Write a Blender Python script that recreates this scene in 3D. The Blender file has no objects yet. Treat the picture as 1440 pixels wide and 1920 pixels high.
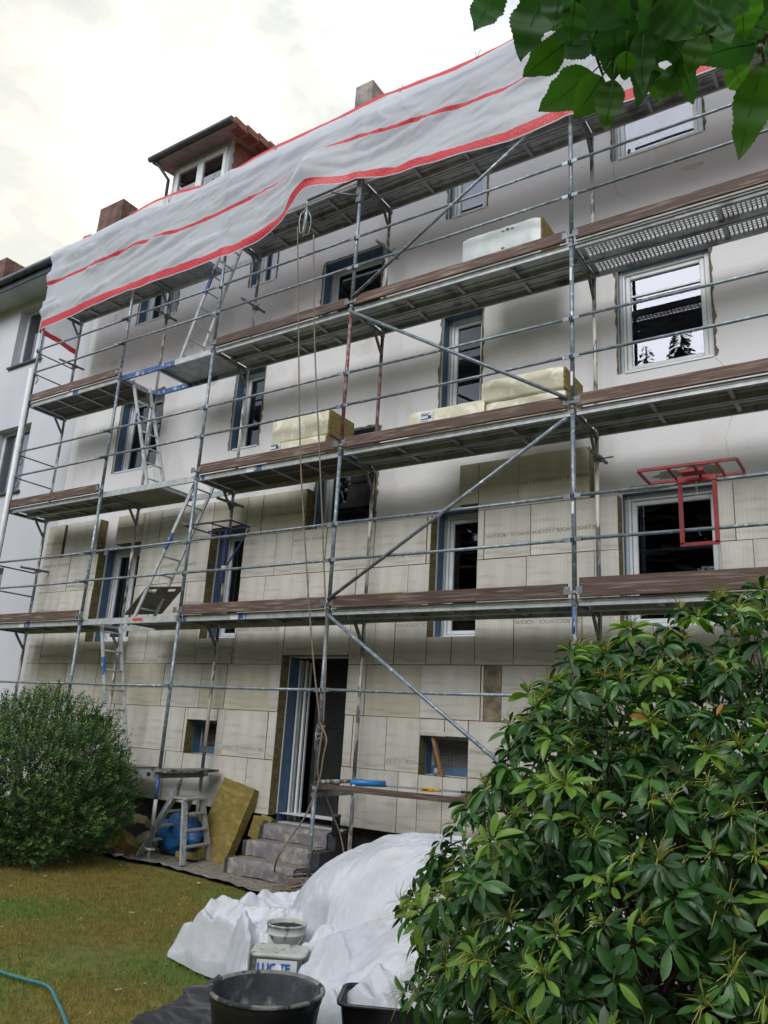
import bpy, math, random
import numpy as np
from mathutils import Vector, Matrix, noise
random.seed(7)
R = math.radians
C = bpy.context.scene.collection
sc = bpy.context.scene

# ---------------------------------------------------------------- camera
CAM = Vector((2.63908, -7.313415, 1.748239))
MM = ((0.83656192, 0.54489345, 0.05705510), (-0.10119300, 0.25602196, -0.96135983), (-0.53844604, 0.79846345, 0.26931763))
cd = bpy.data.cameras.new('camera'); cam = bpy.data.objects.new('camera', cd); C.objects.link(cam)
cd.sensor_fit = 'VERTICAL'; cd.sensor_height = 24; cd.lens = 24 * 1467.49 / 1920
cd.clip_start = 0.05; cd.clip_end = 3000
m3 = Matrix(((MM[0][0], -MM[1][0], -MM[2][0]), (MM[0][1], -MM[1][1], -MM[2][1]), (MM[0][2], -MM[1][2], -MM[2][2])))
cam.matrix_world = Matrix.Translation(CAM) @ m3.to_4x4()
sc.camera = cam

# ---------------------------------------------------------------- world: cloudy daylight
world = bpy.data.worlds.new('World'); sc.world = world; world.use_nodes = True
wn = world.node_tree.nodes; wl = world.node_tree.links; wn.clear()
wo = wn.new('ShaderNodeOutputWorld'); bg = wn.new('ShaderNodeBackground'); bg.inputs['Strength'].default_value = 0.1
wl.new(bg.outputs[0], wo.inputs[0])
sky = wn.new('ShaderNodeTexSky'); sky.sky_type = 'NISHITA'; sky.sun_disc = False
SUN_EL, SUN_AZ = 35, 174      # azimuth clockwise from +Y
sky.sun_elevation = R(SUN_EL); sky.sun_rotation = R(SUN_AZ)
tc = wn.new('ShaderNodeTexCoord')
mp = wn.new('ShaderNodeMapping'); mp.inputs['Scale'].default_value = (1, 1, 2.0)
wl.new(tc.outputs['Generated'], mp.inputs[0])
n1 = wn.new('ShaderNodeTexNoise'); n1.inputs['Scale'].default_value = 3.2; n1.inputs['Detail'].default_value = 9; n1.inputs['Roughness'].default_value = .58
n1.inputs['Distortion'].default_value = .35
wl.new(mp.outputs[0], n1.inputs['Vector'])
cr = wn.new('ShaderNodeValToRGB'); e = cr.color_ramp.elements
e[0].position = .34; e[0].color = (3.35, 3.75, 4.25, 1)
e[1].position = .70; e[1].color = (9.2, 8.7, 7.7, 1)
x_ = e.new(.49); x_.color = (4.4, 4.65, 4.85, 1)
x_ = e.new(.58); x_.color = (5.8, 5.9, 5.85, 1)
wl.new(n1.outputs[0], cr.inputs[0])
n2 = wn.new('ShaderNodeTexNoise'); n2.inputs['Scale'].default_value = 2.1; n2.inputs['Detail'].default_value = 6
mp2 = wn.new('ShaderNodeMapping'); mp2.inputs['Location'].default_value = (3.1, 7.7, 1.2)
wl.new(tc.outputs['Generated'], mp2.inputs[0]); wl.new(mp2.outputs[0], n2.inputs['Vector'])
cr2 = wn.new('ShaderNodeValToRGB'); cr2.color_ramp.elements[0].position = .60; cr2.color_ramp.elements[1].position = .74
cr2.color_ramp.elements[1].color = (.55, .55, .55, 1)
wl.new(n2.outputs[0], cr2.inputs[0])
mx = wn.new('ShaderNodeMix'); mx.data_type = 'RGBA'
wl.new(cr2.outputs[0], mx.inputs[0]); wl.new(cr.outputs[0], mx.inputs[6]); wl.new(sky.outputs[0], mx.inputs[7])
# the veiled sun: a warm glow behind the clouds low over the left-hand roofs
gd = wn.new('ShaderNodeVectorMath'); gd.operation = 'DOT_PRODUCT'; gd.inputs[1].default_value = (-0.72, 0.43, 0.545)
nv_ = wn.new('ShaderNodeVectorMath'); nv_.operation = 'NORMALIZE'; wl.new(tc.outputs['Generated'], nv_.inputs[0]); wl.new(nv_.outputs[0], gd.inputs[0])
gm = wn.new('ShaderNodeMapRange'); gm.interpolation_type = 'SMOOTHSTEP'; gm.inputs[1].default_value = .90; gm.inputs[2].default_value = 1.0; gm.inputs[4].default_value = .7; wl.new(gd.outputs['Value'], gm.inputs[0])
gx_ = wn.new('ShaderNodeMix'); gx_.data_type = 'RGBA'; gx_.blend_type = 'MULTIPLY'; gx_.inputs[7].default_value = (1.16, 1.07, .88, 1)
wl.new(gm.outputs[0], gx_.inputs[0]); wl.new(mx.outputs[2], gx_.inputs[6]); wl.new(gx_.outputs[2], bg.inputs['Color'])

sl = bpy.data.lights.new('sun', 'SUN'); sl.energy = 1.5; sl.angle = R(42); sl.color = (1, .985, .96)
so = bpy.data.objects.new('sun', sl); C.objects.link(so)
sd = Vector((math.sin(R(SUN_AZ)) * math.cos(R(SUN_EL)), math.cos(R(SUN_AZ)) * math.cos(R(SUN_EL)), math.sin(R(SUN_EL))))
so.rotation_euler = sd.to_track_quat('Z', 'Y').to_euler()
sc.view_settings.view_transform = 'Standard'; sc.view_settings.look = 'None'
sc.view_settings.exposure = 0.95; sc.view_settings.gamma = 1
sc.view_settings.use_curve_mapping = False

# ---------------------------------------------------------------- helpers
def ray(u, v):
    a, b = (u - 720) / 1467.49, (v - 960) / 1467.49
    return Vector([MM[0][i] * a + MM[1][i] * b + MM[2][i] for i in range(3)])
def uy(u, v, y):
    d = ray(u, v); return CAM + d * ((y - CAM.y) / d.y)
def uz(u, v, z):
    d = ray(u, v); return CAM + d * ((z - CAM.z) / d.z)
def ud(u, v, t):
    return CAM + ray(u, v).normalized() * t

class MB:
    def __init__(s): s.v = []; s.f = []; s.m = []; s.s = []
    def add(s, vs, fs, m=0, sm=False):
        n = len(s.v); s.v += [tuple(p) for p in vs]
        for f in fs:
            s.f.append([i + n for i in f]); s.m.append(m); s.s.append(sm)
        return s
    def box(s, x0, x1, y0, y1, z0, z1, m=0):
        vs = [(x, y, z) for z in (z0, z1) for y in (y0, y1) for x in (x0, x1)]
        return s.add(vs, [(0, 2, 3, 1), (4, 5, 7, 6), (0, 1, 5, 4), (2, 6, 7, 3), (0, 4, 6, 2), (1, 3, 7, 5)], m)
    def cbox(s, x0, x1, y0, y1, z0, z1, b=.01, m=0, side=None, jit=0):
        # chamfered on the front (-y) edges; front face material m, the rest material side
        side = m if side is None else side
        j = lambda: random.uniform(-jit, jit)
        F = [(x0 + b + j(), y0, z0 + b + j()), (x1 - b + j(), y0, z0 + b + j()), (x1 - b + j(), y0, z1 - b + j()), (x0 + b + j(), y0, z1 - b + j())]
        G = [(x0, y0 + b, z0), (x1, y0 + b, z0), (x1, y0 + b, z1), (x0, y0 + b, z1)]
        H = [(x0, y1, z0), (x1, y1, z0), (x1, y1, z1), (x0, y1, z1)]
        n = len(s.v); s.v += F + G + H
        def q(a, b_, c, d, mm): s.f.append([n + a, n + b_, n + c, n + d]); s.m.append(mm); s.s.append(False)
        q(0, 1, 2, 3, m)
        for i in range(4):
            k = (i + 1) % 4; q(4 + i, 4 + k, k, i, side); q(8 + i, 8 + k, 4 + k, 4 + i, side)
        q(11, 10, 9, 8, side)
        return s
    def beam(s, p, q, w, h, up=(0, 0, 1), m=0):
        p, q = Vector(p), Vector(q); d = (q - p).normalized(); u = Vector(up)
        if abs(d.dot(u)) > .98: u = Vector((0, 1, 0))
        a = d.cross(u).normalized(); b = a.cross(d)
        vs = [o + a * (w / 2 * i) + b * (h / 2 * j) for o in (p, q) for i, j in ((-1, -1), (1, -1), (1, 1), (-1, 1))]
        return s.add(vs, [(3, 2, 1, 0), (4, 5, 6, 7), (0, 1, 5, 4), (1, 2, 6, 5), (2, 3, 7, 6), (3, 0, 4, 7)], m)
    def tube(s, p, q, r, n=10, m=0, r2=None):
        return s.path([p, q], r, n, m, r2)
    def path(s, pts, r, n=8, m=0, r2=None, cap=True):
        pts = [Vector(p) for p in pts]; k = len(pts); vs = []; fs = []
        r2 = r if r2 is None else r2
        pa = None
        for i, p in enumerate(pts):
            d = (pts[min(i + 1, k - 1)] - pts[max(i - 1, 0)]).normalized()
            if pa is None:
                u = Vector((0, 0, 1)) if abs(d.z) < .9 else Vector((0, 1, 0))
                a = d.cross(u).normalized()
            else:
                a = (pa - d * pa.dot(d)).normalized()
            pa = a; b = d.cross(a); rr = r + (r2 - r) * i / (k - 1)
            vs += [p + (a * math.cos(t) + b * math.sin(t)) * rr for t in [2 * math.pi * j / n for j in range(n)]]
        for i in range(k - 1):
            for j in range(n):
                fs.append((i * n + j, i * n + (j + 1) % n, (i + 1) * n + (j + 1) % n, (i + 1) * n + j))
        s.add(vs, fs, m, True)
        if cap:
            N = len(s.v) - len(vs)
            s.f.append([N + j for j in range(n)][::-1]); s.m.append(m); s.s.append(False)
            s.f.append([N + (k - 1) * n + j for j in range(n)]); s.m.append(m); s.s.append(False)
        return s
    def lathe(s, prof, n=32, c=(0, 0, 0), m=0):
        vs = []; fs = []
        for r, z in prof:
            vs += [(c[0] + r * math.cos(2 * math.pi * j / n), c[1] + r * math.sin(2 * math.pi * j / n), c[2] + z) for j in range(n)]
        for i in range(len(prof) - 1):
            for j in range(n): fs.append((i * n + j, i * n + (j + 1) % n, (i + 1) * n + (j + 1) % n, (i + 1) * n + j))
        return s.add(vs, fs, m, True)
    def build(s, name, mat, parent=None, loc=None, **kw):
        me = bpy.data.meshes.new(name); me.from_pydata(s.v, [], s.f)
        mats = mat if isinstance(mat, (list, tuple)) else [mat]
        for k in mats: me.materials.append(k)
        me.polygons.foreach_set('material_index', s.m); me.polygons.foreach_set('use_smooth', s.s); me.update()
        o = bpy.data.objects.new(name, me); C.objects.link(o)
        if parent: o.parent = parent
        if loc is not None: o.location = loc
        for k_, v_ in kw.items(): o[k_] = v_
        return o
def tag(o, label, cat, group=None, kind=None):
    o['label'] = label; o['category'] = cat
    if group: o['group'] = group
    if kind: o['kind'] = kind
    return o
def thing(name, label, cat, loc=(0, 0, 0), group=None, rz=0):
    o = bpy.data.objects.new(name, None); C.objects.link(o); o.location = loc; o.rotation_euler.z = rz
    o.empty_display_size = .1
    return tag(o, label, cat, group)
def inst(name, me, parent=None, mw=None, **kw):
    o = bpy.data.objects.new(name, me); C.objects.link(o)
    if parent: o.parent = parent
    if mw is not None: o.matrix_basis = mw
    for k_, v_ in kw.items(): o[k_] = v_
    return o
def fbm(x, y, z=0., o=4):
    return noise.fractal(Vector((x, y, z)), 1.0, 2.0, o)

# ---------------------------------------------------------------- materials
def col(h):
    if isinstance(h, str):
        r = [int(h[i:i + 2], 16) / 255 for i in (0, 2, 4)]
        return tuple(c / 12.92 if c <= .04045 else ((c + .055) / 1.055) ** 2.4 for c in r) + (1,)
    return tuple(h) + (1,) if len(h) == 3 else tuple(h)
def mat(name, c1, c2=None, rough=.7, scale=5, detail=5, lo=.35, hi=.65, metal=0, bump=0, bscale=None, rand=0, spec=.5, stretch=None, extra=None, gen='Object', c3=None, s3=2, l3=.55, h3=.7):
    m = bpy.data.materials.new(name); m.use_nodes = True; nt = m.node_tree; N = nt.nodes; L = nt.links
    b = N['Principled BSDF']; b.inputs['Roughness'].default_value = rough; b.inputs['Metallic'].default_value = metal
    b.inputs['Specular IOR Level'].default_value = spec
    t = N.new('ShaderNodeTexCoord'); vec = t.outputs[gen]
    if gen == 'World':
        pass
    if stretch:
        mpn = N.new('ShaderNodeMapping'); mpn.inputs['Scale'].default_value = stretch; L.new(vec, mpn.inputs[0]); vec = mpn.outputs[0]
    out = None
    def mixn(fac, a, bb, blend='MIX'):
        k = N.new('ShaderNodeMix'); k.data_type = 'RGBA'; k.blend_type = blend
        if hasattr(fac, 'links') or not isinstance(fac, (int, float)): L.new(fac, k.inputs[0])
        else: k.inputs[0].default_value = fac
        for idx, s_ in ((6, a), (7, bb)):
            if isinstance(s_, tuple): k.inputs[idx].default_value = s_
            else: L.new(s_, k.inputs[idx])
        return k.outputs[2]
    def nz(sc_, det=detail, lo_=lo, hi_=hi, off=0, dist=0, v=None):
        a = N.new('ShaderNodeTexNoise'); a.inputs['Scale'].default_value = sc_; a.inputs['Detail'].default_value = det; a.inputs['Distortion'].default_value = dist
        vv = v or vec
        if off:
            q = N.new('ShaderNodeVectorMath'); q.inputs[1].default_value = (off, off * 1.7, off * .6); L.new(vv, q.inputs[0]); vv = q.outputs[0]
        L.new(vv, a.inputs['Vector'])
        r = N.new('ShaderNodeMapRange'); r.inputs[1].default_value = lo_; r.inputs[2].default_value = hi_; L.new(a.outputs[0], r.inputs[0])
        return r.outputs[0]
    cur = col(c1)
    if c2 is not None: cur = mixn(nz(scale), col(c1), col(c2))
    if c3 is not None: cur = mixn(nz(s3, 6, l3, h3, 5.3), cur, col(c3))
    if rand:
        oi = N.new('ShaderNodeObjectInfo'); hs = N.new('ShaderNodeHueSaturation')
        r = N.new('ShaderNodeMapRange'); r.inputs[3].default_value = 1 - rand; r.inputs[4].default_value = 1 + rand; L.new(oi.outputs['Random'], r.inputs[0]); L.new(r.outputs[0], hs.inputs['Value'])
        if isinstance(cur, tuple): hs.inputs['Color'].default_value = cur
        else: L.new(cur, hs.inputs['Color'])
        cur = hs.outputs[0]
    if extra: cur = extra(N, L, cur, nz, mixn, t)
    if isinstance(cur, tuple): b.inputs['Base Color'].default_value = cur
    else: L.new(cur, b.inputs['Base Color'])
    if bump:
        bn = N.new('ShaderNodeTexNoise'); bn.inputs['Scale'].default_value = bscale or scale * 6; bn.inputs['Detail'].default_value = 6
        L.new(vec, bn.inputs['Vector'])
        bp = N.new('ShaderNodeBump'); bp.inputs['Strength'].default_value = bump; bp.inputs['Distance'].default_value = .01
        L.new(bn.outputs[0], bp.inputs['Height']); L.new(bp.outputs[0], b.inputs['Normal'])
    return m

M = {}
M['plaster'] = mat('plaster', 'd9d8dc', 'cfced2', .9, .9, 7, .35, .7, bump=.5, bscale=9, c3='aea69c', s3=1.3, l3=.6, h3=.9)
M['neigh'] = mat('neighbour_plaster', 'c3c5cf', 'b4b7c1', .9, .5, 5, bump=.1, bscale=60)
M['membrane'] = mat('membrane', '4d6a88', '405a74', .6, 6, rand=.08)
M['wool_side'] = mat('wool_side', '7f7350', '5f553a', .95, 12, 6, bump=.6, bscale=90, stretch=(1, 1, 2.5), rand=.1)
def wov(N, L, cur, nz, mixn, t):
    # fine printed grid of the board's facing, streaks and stains
    sx = N.new('ShaderNodeSeparateXYZ'); L.new(t.outputs['Object'], sx.inputs[0])
    def lines(o, fr):
        a = N.new('ShaderNodeMath'); a.operation = 'MULTIPLY'; a.inputs[1].default_value = fr; L.new(o, a.inputs[0])
        b = N.new('ShaderNodeMath'); b.operation = 'SINE'; L.new(a.outputs[0], b.inputs[0])
        c = N.new('ShaderNodeMapRange'); c.inputs[1].default_value = .2; c.inputs[2].default_value = 1; L.new(b.outputs[0], c.inputs[0]); return c.outputs[0]
    g = N.new('ShaderNodeMath'); g.operation = 'MULTIPLY'; L.new(lines(sx.outputs['X'], 150), g.inputs[0]); L.new(lines(sx.outputs['Z'], 300), g.inputs[1])
    g2 = N.new('ShaderNodeMath'); g2.operation = 'MULTIPLY'; g2.inputs[1].default_value = .4; L.new(g.outputs[0], g2.inputs[0])
    cur = mixn(g2.outputs[0], cur, col('8e887a'))
    st = N.new('ShaderNodeMapping'); st.inputs['Scale'].default_value = (5, 1, .8); L.new(t.outputs['Object'], st.inputs[0])
    s = nz(1.6, 6, .45, .8, 2.2, v=st.outputs[0])
    s2 = N.new('ShaderNodeMath'); s2.operation = 'MULTIPLY'; s2.inputs[1].default_value = .32; L.new(s, s2.inputs[0])
    cur = mixn(s2.outputs[0], cur, col('8b8778'))
    hb = N.new('ShaderNodeMapping'); hb.inputs['Scale'].default_value = (.7, 1, 7); L.new(t.outputs['Object'], hb.inputs[0])
    s = nz(2.0, 7, .55, .75, 8.2, v=hb.outputs[0])
    s3 = N.new('ShaderNodeMath'); s3.operation = 'MULTIPLY'; s3.inputs[1].default_value = .45; L.new(s, s3.inputs[0])
    return mixn(s3.outputs[0], cur, col('7d7868'))
M['board'] = mat('wool_board', 'c8c6c0', 'b9b6ae', .9, 2.2, 6, rand=.07, bump=.35, bscale=120, extra=wov)
M['board_y'] = mat('wool_board_yellowed', 'c0bcad', 'afab9a', .9, 2.2, 6, rand=.07, bump=.35, bscale=120, extra=wov)
M['mortar'] = mat('mortar_smeared', '5c5344', '8a806c', .95, 9, 8, bump=.9, bscale=30)
M['edge'] = mat('raw_plaster_edge', '7c7460', '514a3e', .95, 14, 5, bump=.8, bscale=50)
M['pvc'] = mat('pvc_white', 'd3d8dc', 'c5cacf', .35, 8)
M['pvc2'] = mat('pvc_grey', 'a9b0b8', '9aa1a8', .4, 8)
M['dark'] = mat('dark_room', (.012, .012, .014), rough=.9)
M['plinth'] = mat('bitumen_plinth', (.02, .021, .024), (.045, .04, .04), .8, 5, bump=.5)
M['print'] = mat('grey_print', '605f5a', '9a978f', .9, 9, 5, .35, .65)
M['steel'] = mat('galvanised_steel', '6b7784', '8f9aa3', .45, 14, 6, .4, .7, metal=.35, rand=.14, bump=.08, bscale=40, c3='b9bfc2', s3=22, l3=.6, h3=.66)
M['steel_d'] = mat('steel_dull', '565b62', '74797e', .55, 10, 6, metal=.25, rand=.12, bump=.1, c3='9a9a96', s3=25, l3=.6, h3=.66)
M['steel_in'] = mat('steel_splashed', '5f6366', '7d8082', .6, 14, 6, metal=.2, rand=.1, bump=.15, c3='c4c1ba', s3=14, l3=.47, h3=.53, stretch=(1, 1, .35))
M['steel_red'] = mat('steel_red_painted', '6e3f45', '8b7f85', .5, 9, 6, .45, .6, metal=.2)
M['alu'] = mat('aluminium', 'a9b0b6', '8e959b', .4, 8, metal=.5, bump=.05)
M['alu_l'] = mat('aluminium_light', 'c0c5c8', 'a5abb0', .45, 12, metal=.3, rand=.08)
M['deck_s'] = mat('steel_deck', '85898e', '9b9ea1', .5, 6, 6, metal=.25, rand=.08, c3='5c5e62', s3=4)
M['ply'] = mat('plywood_dark', '3a3330', '4a423e', .7, 4, 6, rand=.1, stretch=(.3, 3, 1))
M['ply2'] = mat('plywood_light', '8c8880', '7a766e', .7, 4)
M['blue'] = mat('blue_paint', '2f4f86', '3b6098', .5, 10, c3='a6adb5', s3=16, l3=.58, h3=.62)
M['white'] = mat('white_paint', 'c6c8c8', 'aeb0b0', .5, 10)
M['wood'] = mat('toe_board_wood', '5f4a42', '44352f', .75, 5, 8, .3, .7, rand=.25, bump=.5, bscale=14, stretch=(.6, 6, 10), c3='8f8378', s3=4, l3=.52, h3=.75)
M['wood_l'] = mat('raw_wood', '96704c', '7a5838', .8, 6, 6, stretch=(6, 6, .8))
M['wood_g'] = mat('grey_wood', 'a3a6aa', '808387', .8, 9, 7, bump=.4, stretch=(5, 5, .8), c3='b9bbba', s3=5)
M['rope'] = mat('rope_fibre', '8a7a6c', '6c5d50', .9, 60, bump=.6, bscale=120)
M['wire'] = mat('wire_grey', '9aa2a8', 'b4bac0', .4, 20, metal=.4)
M['red'] = mat('red_paint', '94121d', '700f18', .45, 9, c3='5a1a1e', s3=8)
M['brick'] = mat('chimney_brick', '7d5f58', '54403c', .9, 3, 6, bump=.4, rand=.1)
M['brick2'] = mat('chimney_brick_grey', '9a9390', '6c6664', .9, 3, 6, bump=.4)
M['mortarj'] = mat('brick_joint', 'b5b0aa', 'a09b96', .95, 6)
M['tile'] = mat('roof_tile_red', '8d6056', '714a42', .7, 6, rand=.1, bump=.2)
M['zinc'] = mat('zinc_dark', '3d4650', '4d5660', .5, 5, metal=.3)
M['soffit'] = mat('soffit_white', 'aab0b4', '9aa0a5', .8, 2)
M['fleece'] = mat('fleece', '858186', '67636a', .95, 6, 9, .3, .7, bump=1.0, bscale=70, c3='a39c90', s3=9, l3=.5, h3=.7)
M['gravel'] = mat('dusty_fleece', '89847e', '67625f', .95, 14, 9, .3, .7, bump=1.0, bscale=45, c3='8a8066', s3=20, l3=.52, h3=.62)
M['stone'] = mat('dark_stone', '33343a', '44454b', .7, 8, bump=.3)
M['crumb'] = mat('wool_crumbs', '857a54', '6d6344', .95, 12, rand=.2, bump=.6)
M['wool_y'] = mat('rockwool_yellow', '85763c', '6d6030', .95, 7, 8, .3, .7, bump=1.0, bscale=40, c3='9c8d55', s3=5, l3=.5, h3=.75, stretch=(1, 1, 2.4))
M['wool_w'] = mat('rockwool_pale', 'a39c80', '8c8468', .95, 7, 8, bump=.8, bscale=40)
M['bluebag'] = mat('blue_plastic', '1d4d80', '2f6ba3', .3, 5, rough and 0 if False else .65) if False else mat('blue_plastic', '1f5288', '2f6ba3', .35, 5, bump=.3, bscale=20)
M['film'] = mat('package_film', 'ccc9b6', 'bdb9a2', .28, 4, 6, bump=.3, bscale=18, c3='d8d7cc', s3=7, l3=.55, h3=.62)
M['film_w'] = mat('package_film_white', 'c3c9cc', 'aeb6ba', .3, 4, 6, bump=.3, bscale=18)
M['wool_end'] = mat('wool_end', '8d7f4c', '766a3e', .9, 8, 7, bump=.6, stretch=(1, 1, 5))
M['label'] = mat('paper_label', 'd5d8dd', 'c8ccd2', .6)
M['ink'] = mat('dark_blue_ink', '283a6c', '1d2a50', .6)
M['lucite'] = mat('label_blue_ink', '1560a8', '1a70bb', .5)
M['rubber'] = mat('black_plastic', (.012, .013, .015), (.02, .021, .024), .38, 8, bump=.1)
M['cement'] = mat('cement_crust', '8a8a85', '5f605e', .95, 14, 8, .3, .7, bump=.9, bscale=40, c3='33353a', s3=10, l3=.5, h3=.56)
M['cement_d'] = mat('cement_film', '43474d', '30343a', .8, 9, 8, bump=.4, c3='74777a', s3=8, l3=.53, h3=.64)
M['bucket'] = mat('white_bucket_plastic', 'bfc1bd', 'abada8', .45, 9, c3='77776f', s3=22, l3=.56, h3=.64)
M['sheet'] = mat('white_tarpaulin', 'c9ccd4', 'b9bdc7', .42, 3, 6, bump=.8, bscale=12, c3='aaa79e', s3=2.5, l3=.6, h3=.9)
M['bfilm'] = mat('black_film', (.02, .021, .026), (.035, .036, .045), .35, 5, bump=.6, bscale=14)
M['hose'] = mat('garden_hose', '3d7f80', '33696c', .4, 30)
M['yellow'] = mat('yellow_plastic', 'c4971a', 'a67f14', .5)
M['bluepipe'] = mat('blue_tube', '1f6fae', '2a7dbb', .4)
M['bark'] = mat('bark', '4b4036', '332b24', .9, 12, bump=.6)
M['bark2'] = mat('twig_bark', '3a3028', '5a4c3c', .8, 20, bump=.3)
def lawncol(N, L, cur, nz, mixn, t):
    v = t.outputs['Object']
    cur = mixn(nz(.55, 6, .40, .62, 3.0), cur, col('5a6a30'))
    cur = mixn(nz(1.4, 6, .52, .7, 9.0), cur, col('7b6a3c'))
    cur = mixn(nz(9, 6, .5, .75, 1.0), cur, col('545028'))
    return cur
M['lawn'] = mat('mossy_lawn', '92863f', '776f34', .95, 30, 8, bump=1.0, bscale=130, extra=lawncol)

def leafmat(name, c, c2, rough=.4, trans=.25, spec=.5, sc_=9, rand=0):
    m = mat(name, c, c2, rough, sc_, 5, spec=spec, bump=.15, bscale=30, rand=rand)
    N, L = m.node_tree.nodes, m.node_tree.links; b = N['Principled BSDF']
    tr = N.new('ShaderNodeBsdfTranslucent'); mxs = N.new('ShaderNodeMixShader'); mxs.inputs[0].default_value = trans
    src = b.inputs['Base Color'].links[0].from_socket
    hs = N.new('ShaderNodeHueSaturation'); hs.inputs['Value'].default_value = 1.5; hs.inputs['Saturation'].default_value = 1.15; L.new(src, hs.inputs['Color'])
    L.new(hs.outputs[0], tr.inputs[0]); L.new(b.outputs[0], mxs.inputs[1]); L.new(tr.outputs[0], mxs.inputs[2])
    L.new(mxs.outputs[0], N['Material Output'].inputs[0])
    return m
M['rh1'] = leafmat('rhododendron_leaf_dark', '30562a', '254822', .36, .14)
M['rh2'] = leafmat('rhododendron_leaf_mid', '447233', '38622b', .36, .18)
M['rh3'] = leafmat('rhododendron_leaf_young', '76983c', '648a32', .4, .28)
M['rh4'] = leafmat('rhododendron_leaf_yellowed', 'a0762a', '8a5a1e', .5, .2)
M['rhs'] = leafmat('seed_stalks', '8fa045', '857f3e', .6, .15)
M['sh1'] = leafmat('shrub_leaf_dark', '3e6030', '325228', .5, .2)
M['sh2'] = leafmat('shrub_leaf_light', '668844', '577838', .5, .25)
M['cl1'] = leafmat('branch_leaf_deep', '3d6532', '305729', .62, .38)
M['cl2'] = leafmat('branch_leaf_bright', '4a7430', '3e642a', .62, .42)
M['g1'] = leafmat('grass_brown', '938542', '7a6e38', .8, .2)
M['g2'] = leafmat('grass_green', '6a8838', '59762f', .8, .2)
M['conif'] = leafmat('conifer_green', '26361f', '1c2917', .8, .1)

# glass: reflective pane over a dark room
def glassmat(name, base, ior, rough=.015):
    m = bpy.data.materials.new(name); m.use_nodes = True; N, L = m.node_tree.nodes, m.node_tree.links
    N.clear(); o = N.new('ShaderNodeOutputMaterial'); g = N.new('ShaderNodeBsdfGlossy'); g.inputs['Roughness'].default_value = rough
    g.inputs['Color'].default_value = (.70, .72, .82, 1)
    tr = N.new('ShaderNodeBsdfTransparent'); tr.inputs[0].default_value = col(base)
    f = N.new('ShaderNodeFresnel'); f.inputs['IOR'].default_value = ior
    tcn = N.new('ShaderNodeTexCoord'); nn = N.new('ShaderNodeTexNoise'); nn.inputs['Scale'].default_value = 1.3; L.new(tcn.outputs['Object'], nn.inputs['Vector'])
    bp = N.new('ShaderNodeBump'); bp.inputs['Strength'].default_value = .035; bp.inputs['Distance'].default_value = .05; L.new(nn.outputs[0], bp.inputs['Height']); L.new(bp.outputs[0], g.inputs['Normal'])
    x = N.new('ShaderNodeMixShader'); L.new(f.outputs[0], x.inputs[0]); L.new(tr.outputs[0], x.inputs[1]); L.new(g.outputs[0], x.inputs[2]); L.new(x.outputs[0], o.inputs[0])
    return m
M['glass'] = glassmat('window_glass', (.6, .65, .68), 2.2)
M['glass_hi'] = glassmat('coated_glass', (.6, .65, .68), 4.4)
M['curtain'] = mat('curtain', '9aa0a6', '8a9096', .9, 3, stretch=(12, 1, .3))

# ---------------------------------------------------------------- ground
def grid_obj(name, x0, x1, y0, y1, nx, ny, fn, material, **kw):
    mb = MB(); vs = []; fs = []
    for j in range(ny + 1):
        for i in range(nx + 1):
            x = x0 + (x1 - x0) * i / nx; y = y0 + (y1 - y0) * j / ny
            vs.append(fn(x, y))
    for j in range(ny):
        for i in range(nx):
            a = j * (nx + 1) + i; fs.append((a, a + 1, a + nx + 2, a + nx + 1))
    mb.add(vs, fs, 0, True)
    return mb.build(name, material, **kw)
mb = MB()
ring = [(-12, -10), (8, -10), (8, 1.0), (-12, 1.0)]; far = [(-300, -300), (300, -300), (300, 300), (-300, 300)]
for i in range(4):
    k = (i + 1) % 4
    mb.add([(*far[i], 0), (*far[k], 0), (*ring[k], 0), (*ring[i], 0)], [(0, 1, 2, 3)])
nx, ny = 150, 90; vs = []; fs = []
for j in range(ny + 1):
    for i in range(nx + 1):
        x = -12 + 20 * i / nx; y = -10 + 11 * j / ny
        e_ = min(i, nx - i, j, ny - j) > 0
        vs.append((x, y, (.02 * fbm(x * .8, y * .8) + .012 * fbm(x * 4, y * 4, 3) - .012) if e_ else 0))
for j in range(ny):
    for i in range(nx):
        a = j * (nx + 1) + i; fs.append((a, a + 1, a + nx + 2, a + nx + 1))
mb.add(vs, fs, 0, True)
mb.build('ground', M['lawn'], kind='structure')

# fleece-covered path along the wall
def path_edge(x):
    pts = [(-12, .2), (-9, .1), (-6.26, -.13), (-5.2, -.1), (-3.95, -.27), (-3.0, -.44), (-2.5, -.55), (-1, -.6), (6, -.6)]
    for (a, b), (c, d) in zip(pts, pts[1:]):
        if a <= x <= c: return b + (d - b) * (x - a) / (c - a)
    return -.6
mb = MB(); vs = []; fs = []; nx, ny = 260, 24
for j in range(ny + 1):
    for i in range(nx + 1):
        x = -12 + 18 * i / nx; t = j / ny; ye = path_edge(x) + .03 * fbm(x * 3, 0)
        y = ye + (1.12 - ye) * t
        z = .024 + .012 * fbm(x * 5, y * 5, 1) + (.014 * max(0, 1 - t * 8) * (1 + fbm(x * 6, 2)))
        vs.append((x, y, z))
for j in range(ny):
    for i in range(nx):
        a = j * (nx + 1) + i; fs.append((a, a + 1, a + nx + 2, a + nx + 1))
mb.add(vs, [f for k, f in enumerate(fs) if k // nx < 2], 0, True)
n_ = len(mb.v)
mb.add(vs, [f for k, f in enumerate(fs) if k // nx >= 2], 1, True)
mb.build('path', [M['fleece'], M['gravel']], kind='structure')

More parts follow.
